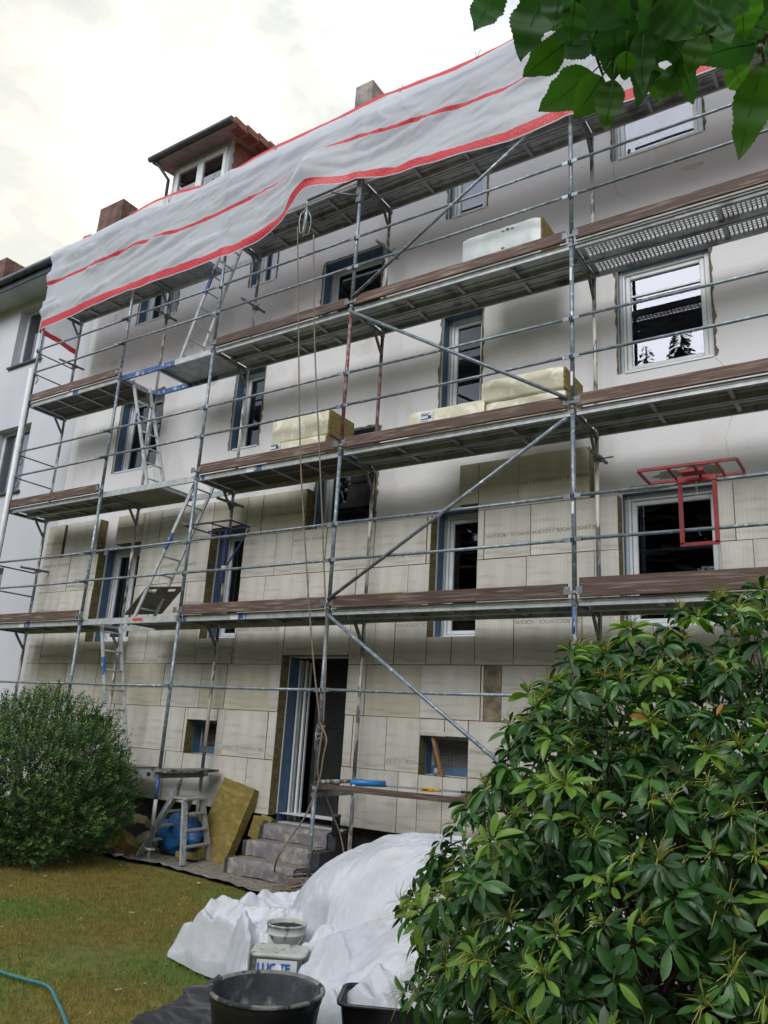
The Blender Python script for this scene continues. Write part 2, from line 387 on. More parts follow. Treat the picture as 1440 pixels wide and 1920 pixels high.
# ---------------------------------------------------------------- house
YF, YP = .95, 1.11           # front of insulation / plaster plane
XL, XR, ZE = -10.36, 6.0, 10.82
house = thing('apartment_house', 'cream plastered apartment house being clad with pale wool insulation boards behind the scaffold', 'building', (0, 0, 0))
# openings: x0,x1,z0,z1 in the plaster
OP = {
 'A1': (-8.8, -7.72, 2.9, 4.53), 'A2': (-6.11, -5.4, 2.92, 4.6), 'A3': (-4.24, -3.2, 4.46, 5.87), 'A4': (-2.2, -1.55, 2.88, 4.5), 'A5': (.16, 1.19, 2.95, 4.46),
 'B1': (-9.0, -7.88, 5.93, 7.39), 'B2': (-6.11, -5.5, 5.93, 7.33), 'B4': (-2.24, -1.64, 5.92, 7.33), 'B5': (.17, 1.22, 5.93, 7.32), 'S2': (-4.45, -3.34, 7.45, 8.83),
 'C1': (-8.97, -7.88, 8.9, 10.3), 'C2': (-6.08, -5.49, 8.88, 10.3), 'C4': (-2.23, -1.62, 8.88, 10.3), 'C5': (.16, 1.25, 8.9, 10.3),
 'K0': (-8.6, -7.8, 1.3, 1.73), 'K1': (-6.15, -5.55, 1.29, 1.75), 'K2': (-2.24, -1.6, 1.29, 1.73),
 'D': (-4.45, -3.33, .52, 2.66),
 'E5': (3.2, 4.3, 5.93, 7.32), 'E6': (3.2, 4.3, 2.95, 4.46), 'E7': (3.2, 4.3, 8.9, 10.3)}
def wall_holes(mb, x0, x1, z0, z1, y0, y1, holes, m=0):
    xs = sorted({x0, x1} | {h[i] for h in holes for i in (0, 1)}); zs = sorted({z0, z1} | {h[i] for h in holes for i in (2, 3)})
    for a, b in zip(xs, xs[1:]):
        for c, d in zip(zs, zs[1:]):
            cx, cz = (a + b) / 2, (c + d) / 2
            if any(h[0] < cx < h[1] and h[2] < cz < h[3] for h in holes): continue
            mb.add([(a, y0, c), (b, y0, c), (b, y0, d), (a, y0, d)], [(0, 1, 2, 3)], m)
    for h in holes:
        a, b, c, d = h
        mb.add([(a, y0, c), (a, y1, c), (a, y1, d), (a, y0, d)], [(0, 3, 2, 1)], m)
        mb.add([(b, y0, c), (b, y1, c), (b, y1, d), (b, y0, d)], [(0, 1, 2, 3)], m)
        mb.add([(a, y0, c), (b, y0, c), (b, y1, c), (a, y1, c)], [(0, 3, 2, 1)], m)
        mb.add([(a, y0, d), (b, y0, d), (b, y1, d), (a, y1, d)], [(0, 1, 2, 3)], m)
mb = MB(); wall_holes(mb, XL, XR, 0.64, ZE, YP, YP + .36, list(OP.values())[:17] + [OP['D'][:2] + (.64, OP['D'][3])] + list(OP.values())[18:])
mb.build('wall', M['plaster'], house)
mb = MB(); mb.box(XL, OP['D'][0], YP + .03, YP + .3, 0, .64); mb.box(OP['D'][1], XR, YP + .03, YP + .3, 0, .64); mb.box(OP['D'][0], OP['D'][1], YP + .1, YP + .3, 0, .5)
mb.build('plinth', M['plinth'], house)
# rooms behind: closed dark shells, floors and partition walls
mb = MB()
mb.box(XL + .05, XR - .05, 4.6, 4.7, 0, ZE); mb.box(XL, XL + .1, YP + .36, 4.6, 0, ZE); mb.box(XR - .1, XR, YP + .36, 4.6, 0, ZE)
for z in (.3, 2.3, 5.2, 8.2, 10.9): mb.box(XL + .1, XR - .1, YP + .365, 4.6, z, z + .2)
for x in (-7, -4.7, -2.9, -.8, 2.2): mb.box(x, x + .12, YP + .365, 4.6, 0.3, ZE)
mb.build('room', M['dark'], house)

# insulation boards
rows = [.62, 1.30, 1.92, 2.545, 3.17, 3.79, 4.41, 5.03]
def subtract(r, h):
    a, b, c, d = r; e_, f, g, k = h
    if f <= a or e_ >= b or k <= c or g >= d: return [r]
    o = []
    e2, f2 = max(a, e_), min(b, f)
    if e_ > a: o.append((a, e_, c, d))
    if f < b: o.append((f, b, c, d))
    if g > c: o.append((e2, f2, c, g))
    if k < d: o.append((e2, f2, k, d))
    return o
keep = {'A1', 'A2', 'A3', 'A4', 'A5', 'K0', 'K1', 'K2', 'D', 'E6'}
holes = []
for k in keep:
    a, b, c, d = OP[k]
    if k == 'D': holes.append((-4.457, -3.35, 0, 2.66))
    elif k == 'A3': holes.append((-4.27, -3.17, 4.41, 9))
    else: holes.append((a, b, c, d))
top_ok = [(-10.36, -9.87), (-9.79, -8.87), (-8.4, -4.27), (-1.82, -.15)]
texts = []
boards = []
for ri, (z0, z1) in enumerate(zip(rows, rows[1:])):
    rng = random.Random(40 + ri)
    segs = [(XL, XR)]
    if ri == 6: segs = top_ok
    for s0, s1 in segs:
        x = s0; first = True
        w0 = rng.choice((.4, .55, .8, .65)) if ri < 6 else .8
        while x < s1 - .02:
            w = w0 if first else (.8 if rng.random() < .78 else rng.choice((.5, .3, .6)))
            first = False
            x2 = min(x + w, s1)
            if s1 - x2 < .12: x2 = s1
            rs = [(x, x2, z0, z1)]
            if ri == 2:   # narrow mortar-smeared filler piece
                rs = [q for r_ in rs for q in subtract(r_, (-1.42, -1.2, z0, z1))]
            for h in holes: rs = [q for r_ in rs for q in subtract(r_, h)]
            for r_ in rs:
                if r_[1] - r_[0] > .02 and r_[3] - r_[2] > .02: boards.append(r_ + (ri,))
            x = x2
boards.append((-1.42, -1.2, rows[2], rows[3], -1))
boards.append((-8.72, -8.4, 4.56, 5.03, 6))if False else None
PT = {}
def print_mesh(seed):
    # faint upside-down brand rows printed on the facing
    cu = bpy.data.curves.new('print_text', 'FONT'); cu.body = 'ROCKWOOL | ' * 3; cu.size = .062; cu.offset = .001
    o = bpy.data.objects.new('tmp', cu); C.objects.link(o); bpy.context.view_layer.update()
    me = bpy.data.meshes.new_from_object(o.evaluated_get(bpy.context.evaluated_depsgraph_get())); bpy.data.objects.remove(o); return me
pmesh = print_mesh(0); pmesh.materials.clear(); pmesh.materials.append(M['print'])
for v in pmesh.vertices: pass
pw = max(v.co.x for v in pmesh.vertices)
def clip_print(width, x_off, seed):
    # keep whole glyph faces whose centre falls in the board
    vs = []; fs = []; idx = {}
    rnd = random.Random(seed)
    isl = []
    for p in pmesh.polygons:
        cx = p.center.x - x_off
        if .02 < cx < width - .02 and all(0.01 < pmesh.vertices[i].co.x - x_off < width - .01 for i in p.vertices):
            f = []
            for i in p.vertices:
                if i not in idx: idx[i] = len(vs); c = pmesh.vertices[i].co; vs.append((c.x - x_off, c.y, 0))
                f.append(idx[i])
            fs.append(f)
    return vs, fs
for bi, (a, b, c, d, ri) in enumerate(boards):
    rnd = random.Random(bi * 7 + 1)
    pr = rnd.uniform(-.004, .005); g = rnd.choice((.0008, .001, .0015, .0028))
    mb = MB(); mb.cbox(a + g, b - g, YF - pr, YP - .002, c + g, d - g, .0015 + rnd.random() * .003, 0, 1, jit=.0015)
    cx, cz = (a + b) / 2, (c + d) / 2
    o = None
    for i in range(len(mb.v)):
        v = mb.v[i]; mb.v[i] = (v[0] - cx, v[1], v[2] - cz)
    face = M['mortar'] if ri == -1 else (M['board_y'] if (ri in (2, 6) and rnd.random() < .5) else M['board'])
    o = mb.build('insulation_board', [face, M['wool_side']], house, (cx, 0, cz))
    w, h = b - a, d - c
    if ri >= 0 and w > .35 and h > .3 and rnd.random() < .6 and a < 3:
        vs, fs = clip_print(w, rnd.uniform(0, .35), bi)
        if fs:
            q = MB(); zz = rnd.choice((.10, .14, h - .12, .3))
            tv = [(w / 2 - x, YF - pr - .0012, -h / 2 + zz - y) for x, y, _ in vs]   # rotated half a turn
            q.add(tv, [tuple(f) for f in fs])
            q.build('printed_text', M['print'], o)

# ragged raw edges round the openings in bare plaster
def raw_edge(a, b, c, d, name='plaster_edge'):
    mb = MB()
    def strip(p0, p1, nrm):
        n = max(4, int((Vector(p1) - Vector(p0)).length / .06)); vs = []; fs = []
        for i in range(n + 1):
            t = i / n; x = p0[0] + (p1[0] - p0[0]) * t; z = p0[1] + (p1[1] - p0[1]) * t
            w = .018 + .03 * abs(fbm(x * 5, z * 5, a * 3)) + (.02 if random.random() < .15 else 0)
            vs += [(x, YP - .006, z), (x + nrm[0] * w, YP - .006, z + nrm[1] * w), (x + nrm[0] * w, YP + .001, z + nrm[1] * w)]
        for i in range(n):
            k = i * 3; fs += [(k, k + 3, k + 4, k + 1), (k + 1, k + 4, k + 5, k + 2)]
        mb.add(vs, fs)
    strip((a, c), (a, d), (-1, 0)); strip((b, c), (b, d), (1, 0)); strip((a, d), (b, d), (0, 1))
    return mb.build(name, M['edge'], house)
# windows
def window(k, recess=.19, panes=1, bar=None, hi=False, curtain=False, mull=None, blue=True, top=True, insul=False, shutter=0):
    a, b, c, d = OP[k]; y = YP + recess
    f = MB(); t = .065
    a2 = a + .004
    f.cbox(a2, a2 + t, y, y + .08, c, d, .006); f.cbox(b - t, b - .004, y, y + .08, c, d, .006)
    f.cbox(a2 + t, b - t, y, y + .08, c, c + t, .006); f.cbox(a2 + t, b - t, y, y + .08, d - t, d, .006)
    fr = f.build('window', M['pvc'], house)
    # outer profile strips
    e_ = MB()
    for i in (.0, .028): e_.box(a + .006 + i, a + .014 + i, y - .02 - i * .3, y - .0005, c + .01, d - .01)
    e_.build('profile_strip', M['pvc2'], fr)
    xs = [a2 + t, b - t]
    if mull: xs = [a2 + t, a + (b - a) * mull, b - t]
    for i in range(len(xs) - 1):
        p, q = xs[i] + .004, xs[i + 1] - .004; s = MB(); w = .055; ys = y + .016
        s.cbox(p, p + w, ys, ys + .06, c + t + .004, d - t - .004, .008); s.cbox(q - w, q, ys, ys + .06, c + t + .004, d - t - .004, .008)
        s.cbox(p + w, q - w, ys, ys + .06, c + t + .004, c + t + w, .008); s.cbox(p + w, q - w, ys, ys + .06, d - t - w, d - t - .004, .008)
        if bar:
            for bz in bar: s.box(p + w, q - w, ys + .01, ys + .05, c + (d - c) * bz, c + (d - c) * bz + .02)
        s.build('sash', M['pvc'], fr)
        g = MB(); g.box(p + w + .001, q - w - .001, ys + .03, ys + .036, c + t + w + .001, d - t - w - .001)
        g.build('pane', M['glass_hi'] if hi else M['glass'], fr)
    if mull:
        g = MB(); x = xs[1]; g.cbox(x - .003, x + .003, y + .01, y + .08, c + t, d - t, .001); g.build('mullion', M['pvc'], fr)
    if blue:
        g = MB(); g.box(a - .001, a + .005, YP + .03, y - .001, c + .005, d - .003); g.build('membrane_strip', M['membrane'], fr)
        g = MB(); g.box(b - .006, b + .001, YP + .03, y - .001, c + .005, d - .003); g.build('membrane_strip', M['membrane'], fr)
        if top: g = MB(); g.box(a + .006, b - .007, YP + .02, y - .001, d - .006, d + .001); g.build('membrane_strip', M['membrane'], fr)
    g = MB(); g.cbox(a + .07, b - .01, YP - .012, y - .002, c - .012, c + .02, .004); g.build('sill', M['pvc'], fr)
    if curtain:
        g = MB(); n = 24; vs = []; fs = []
        for i in range(n + 1):
            x = a + .1 + (b - a - .2) * i / n; yy = y + .25 + .02 * math.sin(i * 2.1)
            vs += [(x, yy, c + .1), (x, yy, d - .1)]
        for i in range(n): fs.append((2 * i, 2 * i + 2, 2 * i + 3, 2 * i + 1))
        g.add(vs, fs, 0, True); g.build('curtain', M['curtain'], fr)
    if shutter:
        for s_ in range(shutter):
            z = d - .08 - s_ * .045
            g = MB(); g.box(a + .07, b - .07, y - .03, y - .015, z - .04, z - .004); g.build('shutter_slat', M['pvc2'], fr)
    return fr
window('A1', mull=.45, curtain=False); window('A2'); window('A3', mull=None, bar=(.62,)); window('A4'); window('A5', recess=.1)
window('B1', mull=.5, curtain=False); window('B2', curtain=True); window('B4'); window('B5', recess=.08, bar=(.74,)); window('S2', recess=.2)
window('C1', mull=.5, curtain=True); window('C2', curtain=True, hi=True); window('C4', curtain=True, hi=True, recess=.1); window('C5', hi=True, curtain=True, recess=.07)
window('E5'); window('E6'); window('E7')
for k in ('B1', 'B2', 'B4', 'B5', 'S2', 'C1', 'C2', 'C4', 'C5', 'A3'): raw_edge(*OP[k])
# cellar openings
for k, slat in (('K0', 1), ('K1', 1), ('K2', 0)):
    a, b, c, d = OP[k]; y = YP + .14
    f = MB(); t = .04
    f.box(a, a + t, y, y + .05, c, d); f.box(b - t, b, y, y + .05, c, d); f.box(a + t, b - t, y, y + .05, c, c + t); f.box(a + t, b - t, y, y + .05, d - t, d)
    fr = f.build('cellar_window', M['wood_g'], house)
    g = MB(); g.box(a - .001, a + .006, YP - .005, y - .001, c, d); g.box(a + .007, b - .007, y - .012, y - .002, c, c + .1); g.build('membrane_strip', M['membrane'], fr)
    g = MB()
    if slat:
        n = 16
        for i in range(n):
            z = c + t + (d - c - 2 * t) * (i + .5) / n; g.box(a + t, b - t, y + .01, y + .022, z - .009, z + .004)
        g.build('grille', M['wood'], fr, kind='stuff')
        g = MB(); g.box(a + t, b - t, y + .04, y + .05, c + t, d - t); g.build('grille_backing', M['ply'], fr)
    else:
        n = 30
        for i in range(n):
            x = a + t + (b - a - 2 * t) * (i + .5) / n; g.box(x - .0012, x + .0012, y + .01, y + .013, c + t, d - t)
        n = 22
        for i in range(n):
            z = c + t + (d - c - 2 * t) * (i + .5) / n; g.box(a + t, b - t, y + .014, y + .017, z - .0012, z + .0012)
        g.build('wire_mesh', M['alu_l'], fr, kind='stuff')
        g = MB(); g.box(a + t, b - t, y + .12, y + .125, c + t, d - t); g.build('screen_backing', M['ply2'] if False else M['wood'], fr)
# lintel strip of pale foam and wooden prop at the cellar opening
a, b, c, d = OP['K2']
mb = MB(); mb.cbox(a + .01, a + .34, YF - .012, YP, d - .004, d + .045, .004); mb.build('foam_strip', M['board'], house)
# door
a, b, c, d = OP['D']; y = YP + .22
f = MB(); t = .06
f.cbox(a + .004, a + t, y, y + .08, c + .02, d, .006); f.cbox(b - t, b - .004, y, y + .08, c + .02, d, .006); f.cbox(a + t, b - t, y, y + .08, d - t, d, .006)
door = f.build('door', M['dark'], house)
g = MB(); g.box(a - .001, a + .006, YP + .01, y - .001, c, d); g.build('membrane_strip', M['membrane'], door)
for i, (o_, w) in enumerate(((.02, .03), (.07, .018), (.115, .035), (.185, .012))):
    g = MB(); g.box(a + o_, a + o_ + w, y - .035 + i * .012, y - .002 + i * .012, c + .03, d - .03); g.build('frame_strip', M['pvc'] if i != 1 else M['wood_g'], door)
g = MB(); g.box(a + .25, b - .06, y + .10, y + .14, c + .03, d - .06); g.box(a + .4, b - .2, y + .085, y + .1, 1.75, 2.45); g.build('door_leaf', M['rubber'], door)
g = MB(); g.tube((a + .33, y + .06, 1.45), (a + .33, y + .06, 1.75), .012); g.tube((a + .33, y + .1, 1.48), (a + .33, y + .06, 1.48), .008); g.build('handle', M['alu'], door)
g = MB(); g.cbox(a + .05, b - .02, YP - .03, y + .1, c - .02, c + .025, .006); g.build('threshold', M['alu_l'], door)
# rust brown mortar smears above right ground-floor window
mb = MB()
def patch(cx, cz, rx, rz, yy, seed, n=26):
    vs = [(cx, yy, cz)]
    for i in range(n):
        t = 2 * math.pi * i / n; r = .75 + .45 * fbm(math.cos(t) * 1.5, math.sin(t) * 1.5, seed)
        vs.append((cx + rx * r * math.cos(t), yy + .0008 * (i % 2), cz + rz * r * math.sin(t)))
    mb.add(vs, [(0, i + 1, (i + 1) % n + 1) for i in range(n)])
patch(.45, 4.50, .4, .05, YP - .004, 1); patch(.72, 4.62, .25, .05, YP - .004, 2); patch(1.0, 4.60, .3, .12, YP - .005, 5)
mb.build('mortar_smear', mat('fresh_mortar', '8f8a83', '7b7770', .95, 8), house)

def crack(pts_, w=.0022):
    mb = MB(); vs = []; fs = []; rc = random.Random(int(abs(pts_[0][0]) * 100)); P2 = []
    for (a, b), (c, d) in zip(pts_, pts_[1:]):
        for k in range(8): t = k / 8; P2.append((a + (c - a) * t + rc.uniform(-.012, .012), b + (d - b) * t))
    for i, (x, z) in enumerate(P2): ww = w * (1 - i / len(P2) * .7); vs += [(x - ww, YP - .0015, z), (x + ww, YP - .0015, z)]
    for i in range(len(P2) - 1): fs.append((2 * i, 2 * i + 1, 2 * i + 3, 2 * i + 2))
    mb.add(vs, fs); mb.build('crack', M['edge'], house)
crack([(1.22, 5.92), (1.34, 5.72), (1.3, 5.45), (1.36, 5.2), (1.27, 4.95), (1.3, 4.7)]); crack([(.16, 8.88), (.17, 8.6), (.2, 8.4), (.42, 8.2), (.5, 8.1)]); crack([(-7.88, 5.93), (-7.8, 5.6), (-7.86, 5.2)])
mb = MB(); rd = random.Random(15)
for k in range(90):
    x, z = rd.uniform(XL + .2, 3), rd.uniform(5.1, 10.3)
    if any(a - .1 < x < b + .1 and c - .1 < z < d + .1 for a, b, c, d in OP.values()): continue
    rr0 = rd.uniform(.003, .009); mb.add([(x + rr0 * math.cos(t) * rd.uniform(.6, 1.2), YP - .002, z + rr0 * math.sin(t)) for t in [i * math.pi / 3 for i in range(6)]], [tuple(range(6))])
mb.build('drill_holes', M['edge'], house, kind='stuff')
# pale filler patches on the render
mb = MB()
for k in range(26):
    x, z = rd.uniform(XL + .4, 3), rd.uniform(5.3, 10.2)
    if any(a - .4 < x < b + .4 and c - .3 < z < d + .3 for a, b, c, d in OP.values()): continue
    patch(x, z, rd.uniform(.04, .16), rd.uniform(.03, .09), YP - .003, k)
mb.build('filler_patches', mat('pale_filler', 'c9c5be', 'b9b5ae', .9, 8), house, kind='stuff')

# roof, gutter, dormer, chimneys
mb = MB(); z0 = 10.82
mb.add([(XL, .72, z0 - .02), (XR, .72, z0 - .02), (XR, 6, 15.2), (XL, 6, 15.2), (XR, 11.2, z0), (XL, 11.2, z0)], [(0, 1, 2, 3), (3, 2, 4, 5)])
mb.box(XL, XR, .75, YP, z0 - .1, z0 - .06)
roof = mb.build('roof', M['tile'], house)
mb = MB(); mb.box(XL + .02, XR, 10.8, 11.1, 0, z0 - .03); mb.box(XL + .02, XL + .12, YP + .36, 11.0, 0, z0 - .03); mb.box(XR - .12, XR, YP + .36, 11.0, 0, z0 - .03); mb.build('wall', M['plaster'], house)
mb = MB(); mb.path([(XL, .66, z0 - .02), (XR, .66, z0 - .02)], .065, 12); mb.build('gutter', M['zinc'], house)
# tile courses as one joined part
mb = MB()
for i in range(30):
    y = .75 + i * .175; z = z0 + (y - .72) * (15.2 - z0) / 5.28
    mb.beam((XL, y, z + .03), (XR, y, z + .03), .03, .03)
mb.build('tile_courses', M['tile'], roof, kind='stuff')
# dormer
dm = MB(); x0, x1, y0 = -9.73, -8.01, 2.0
dm.box(x0, x1, y0, y0 + .12, 11.6, 12.2)
dm.box(x0, x0 + .1, y0, y0 + .12, 12.2, 13.45); dm.box(x1 - .1, x1, y0, y0 + .12, 12.2, 13.45); dm.box(x0 + .1, x1 - .1, y0, y0 + .12, 13.3, 13.45)
dorm = dm.build('dormer', M['pvc2'], house)
g = MB()
for i in (0, 1):
    w0 = x0 + .1 + i * .76; w1 = w0 + .76
    g.cbox(w0, w0 + .09, y0 - .02, y0 + .06, 12.2, 13.3, .01); g.cbox(w1 - .09, w1, y0 - .02, y0 + .06, 12.2, 13.3, .01); g.cbox(w0 + .09, w1 - .09, y0 - .02, y0 + .06, 13.18, 13.3, .01); g.cbox(w0 + .09, w1 - .09, y0 - .02, y0 + .06, 12.2, 12.3, .01)
g.build('window_frame', M['pvc'], dorm)
for i in (0, 1):
    w0 = x0 + .19 + i * .76; g = MB(); g.box(w0, w0 + .58, y0 + .02, y0 + .03, 12.3, 13.18); g.build('pane', M['glass_hi'], dorm)
g = MB(); g.box(x0 + .12, x1 - .12, y0 + .16, y0 + .18, 11.6, 13.4); g.build('backing', M['curtain'], dorm)
# cheek with diamond tiles
g = MB()
sl_ = .83
for i in range(22):
    for j in range(14):
        y = y0 + .12 + i * .11 + (.055 if j % 2 else 0); z = 11.9 + j * .12
        if z < 10.8 + (y - .72) * sl_ - .1 or z > 13.45 + (y - y0) * .17 or y > 4.4: continue
        g.add([(x1 + .012, y, z - .12), (x1 + .012, y + .055, z), (x1 + .004, y, z + .1), (x1 + .012, y - .055, z)], [(0, 1, 2, 3)])
g.build('cheek_tiles', M['tile'], dorm, kind='stuff')
ck = mat('cheek_red', '5e332d', '4c2a25', .8)
g = MB(); g.add([(x1, y0 + .12, 11.7), (x1, 5, 13.6), (x1, 5, 14.0), (x1, y0 + .12, 13.45)], [(0, 1, 2, 3)]); g.build('cheek', ck, dorm); g = MB(); g.add([(x0, y0 + .12, 11.7), (x0, 5, 13.6), (x0, 5, 14.0), (x0, y0 + .12, 13.45)], [(3, 2, 1, 0)]); g.build('cheek', ck, dorm)
g = MB(); P = lambda x, y, z: (x, y, z)
xa, xb, ya, yb = -10.02, -7.6, 1.62, 5.2; rs_ = .175
for (o0, o1) in ((0, .09),):
    g.add([(xa, ya, 13.36), (xb, ya, 13.36), (xb, yb, 13.36 + (yb - ya) * rs_), (xa, yb, 13.36 + (yb - ya) * rs_), (xa, ya, 13.46), (xb, ya, 13.46), (xb, yb, 13.46 + (yb - ya) * rs_), (xa, yb, 13.46 + (yb - ya) * rs_)],
      [(3, 2, 1, 0), (4, 5, 6, 7), (0, 1, 5, 4), (1, 2, 6, 5), (2, 3, 7, 6), (3, 0, 4, 7)])
g.build('dormer_roof', mat('dormer_underside', '8f8a8c', '7a7678', .8), dorm)
for i in range(10):
    g = MB(); y = ya + .02 + i * .34; z = 13.47 + (y - ya) * rs_
    g.box(xb - .24, xb + .03, y, y + .36, z - .09, z + .05 + .012); g.build('verge_tile', M['tile'], dorm)
g = MB(); g.path([(xa - .02, ya - .06, 13.42), (xb + .02, ya - .06, 13.42)], .06, 12); g.path([(xa + .14, ya, 13.36), (xa + .2, y0 - .05, 13.1), (xa + .2, y0 - .05, 11.6)], .035, 10); g.build('dormer_gutter', M['zinc'], dorm)
def chimney(par, x0, x1, y0, y1, z0, z1, m1):
    b = MB(); b.box(x0 + .01, x1 - .01, y0 + .01, y1 - .01, z0, z1 - .02); c = b.build('chimney', M['mortarj'], par)
    g = MB(); ch = .075; n = int((z1 - z0) / ch)
    for k in range(n):
        za = z1 - (k + 1) * ch + .008; zb = z1 - k * ch
        off = (k % 2) * .12
        x = x0 - off
        while x < x1:
            u, v = max(x, x0), min(x + .23, x1); x += .24
            if v - u > .03: g.box(u, v, y0, y0 + .1, za, zb); g.box(u, v, y1 - .1, y1, za, zb)
        y = y0 + .1 - (.12 - off)
        while y < y1 - .1:
            u, v = max(y, y0 + .1), min(y + .23, y1 - .1); y += .24
            if v - u > .03: g.box(x1 - .1, x1, u + .004, v - .004, za, zb); g.box(x0, x0 + .1, u + .004, v - .004, za, zb)
    g.build('bricks', m1, c, kind='stuff')
    g = MB(); g.box(x0 + .12, x1 - .12, y0 + .12, y1 - .12, z1 - .03, z1 + .012); g.build('flue_cap', M['stone'], c)
chimney(house, -6.43, -5.97, 4.0, 4.66, 13.0, 15.68, M['brick2'])

# neighbouring house
nb = thing('neighbouring_house', 'pale grey rendered neighbouring house joined at the left end of the building', 'building')
NX0 = -24
NW = [(-13.15, -12.02, 8.93, 10.36), (-13.15, -11.9, 5.97, 7.45), (-13.15, -11.9, 2.95, 4.4), (-16.6, -15.5, 8.93, 10.36), (-16.6, -15.5, 5.97, 7.45)]
mb = MB(); wall_holes(mb, NX0, XL - .003, 0, 10.5, YP + .012, YP + .3, NW); mb.box(NX0, NX0 + .1, YP + .3, 11, 0, 10.5); mb.box(NX0, XL - .003, 10.9, 11, 0, 10.5); mb.build('wall', M['neigh'], nb)
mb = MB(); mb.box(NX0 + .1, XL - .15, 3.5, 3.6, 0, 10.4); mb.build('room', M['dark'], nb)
for a, b, c, d in NW:
    y = YP + .19; f = MB(); t = .07
    f.cbox(a, a + t, y, y + .08, c, d, .006); f.cbox(b - t, b, y, y + .08, c, d, .006); f.cbox(a + t, b - t, y, y + .08, c, c + t, .006); f.cbox(a + t, b - t, y, y + .08, d - t, d, .006); xm = (a + b) / 2
    f.cbox(xm - .05, xm + .05, y, y + .08, c + t, d - t, .006)
    fr = f.build('window', M['pvc'], nb)
    for p, q in ((a + t, xm - .05), (xm + .05, b - t)):
        g = MB(); g.box(p + .001, q - .001, y + .03, y + .04, c + t, d - t); g.build('pane', M['glass_hi'], fr)
    g = MB(); g.box(a, b, y + .4, y + .42, c, d); g.build('curtain', M['curtain'], fr)
    g = MB(); g.cbox(a - .05, b + .05, YP - .05, y, c - .04, c + .005, .006); g.build('sill', M['zinc'], fr)
mb = MB(); mb.add([(NX0, .6, 10.72), (XL - .01, .6, 10.72), (XL - .01, 6, 15.0), (NX0, 6, 15.0), (XL - .01, 11.3, 10.7), (NX0, 11.3, 10.7)], [(0, 1, 2, 3), (3, 2, 4, 5)]); mb.build('roof', M['tile'], nb)
mb = MB(); mb.box(NX0, XL - .01, .6, YP + .2, 10.5, 10.6); mb.build('soffit', M['soffit'], nb)
mb = MB(); mb.box(NX0, XL - .01, .56, .6, 10.5, 10.74); mb.path([(NX0, .5, 10.7), (XL - .02, .5, 10.7)], .075, 12); mb.build('gutter', M['zinc'], nb)
chimney(nb, -15.43, -14.42, 4.0, 4.5, 13.0, 15.72, M['brick'])
chimney(nb, -20.9, -20.08, 4.0, 4.7, 13.0, 15.62, M['brick'])

# ---------------------------------------------------------------- stone steps
st = thing('stone_steps', 'three dark stone entrance steps covered with dirty purple-grey fleece', 'steps', (-3.9, .3, 0))
SX0, SX1 = -4.42, -3.22
def local(mb, loc):
    mb.v = [(v[0] - loc[0], v[1] - loc[1], v[2] - loc[2]) for v in mb.v]; return mb
for i, (y, z) in enumerate(((.18, .19), (.47, .36), (.76, .53))):
    mb = MB(); mb.cbox(SX0 + i * .0, SX1, y, YP, max(0, z - .172), z, .01); local(mb, (-3.9, .3, 0)).build('step', M['stone'], st)
    # fleece over each step
    mb = MB(); vs = []; fs = []; n = 60; prof = [(.29, .006), (.2, .006), (.1, .008), (.03, .012), (-.012, .004), (-.02, -.05), (-.018, -.1), (-.02, -.155)]
    for j, (dy, dz) in enumerate(prof):
        for q in range(n + 1):
            x = SX0 + .09 + (SX1 - SX0 - .2) * q / n
            a_ = .014 * fbm(x * 7, j * .6, i * 9)
            vs.append((x, y + dy - (abs(a_) if j > 3 else 0), z + dz + (abs(a_) * 1.0 if j <= 3 else 0) + (.02 * fbm(x * 3, 0, i) if j == 7 else 0)))
    for j in range(len(prof) - 1):
        for q in range(n): fs.append((j * (n + 1) + q, (j + 1) * (n + 1) + q, (j + 1) * (n + 1) + q + 1, j * (n + 1) + q + 1))
    mb.add(vs, [f for k, f in enumerate(fs) if k // n < 3], 1, True)
    mb.add(vs, [f for k, f in enumerate(fs) if k // n >= 3], 0, True)
    local(mb, (-3.9, .3, 0)).build('fleece_cover', [M['fleece'], M['gravel']], st)

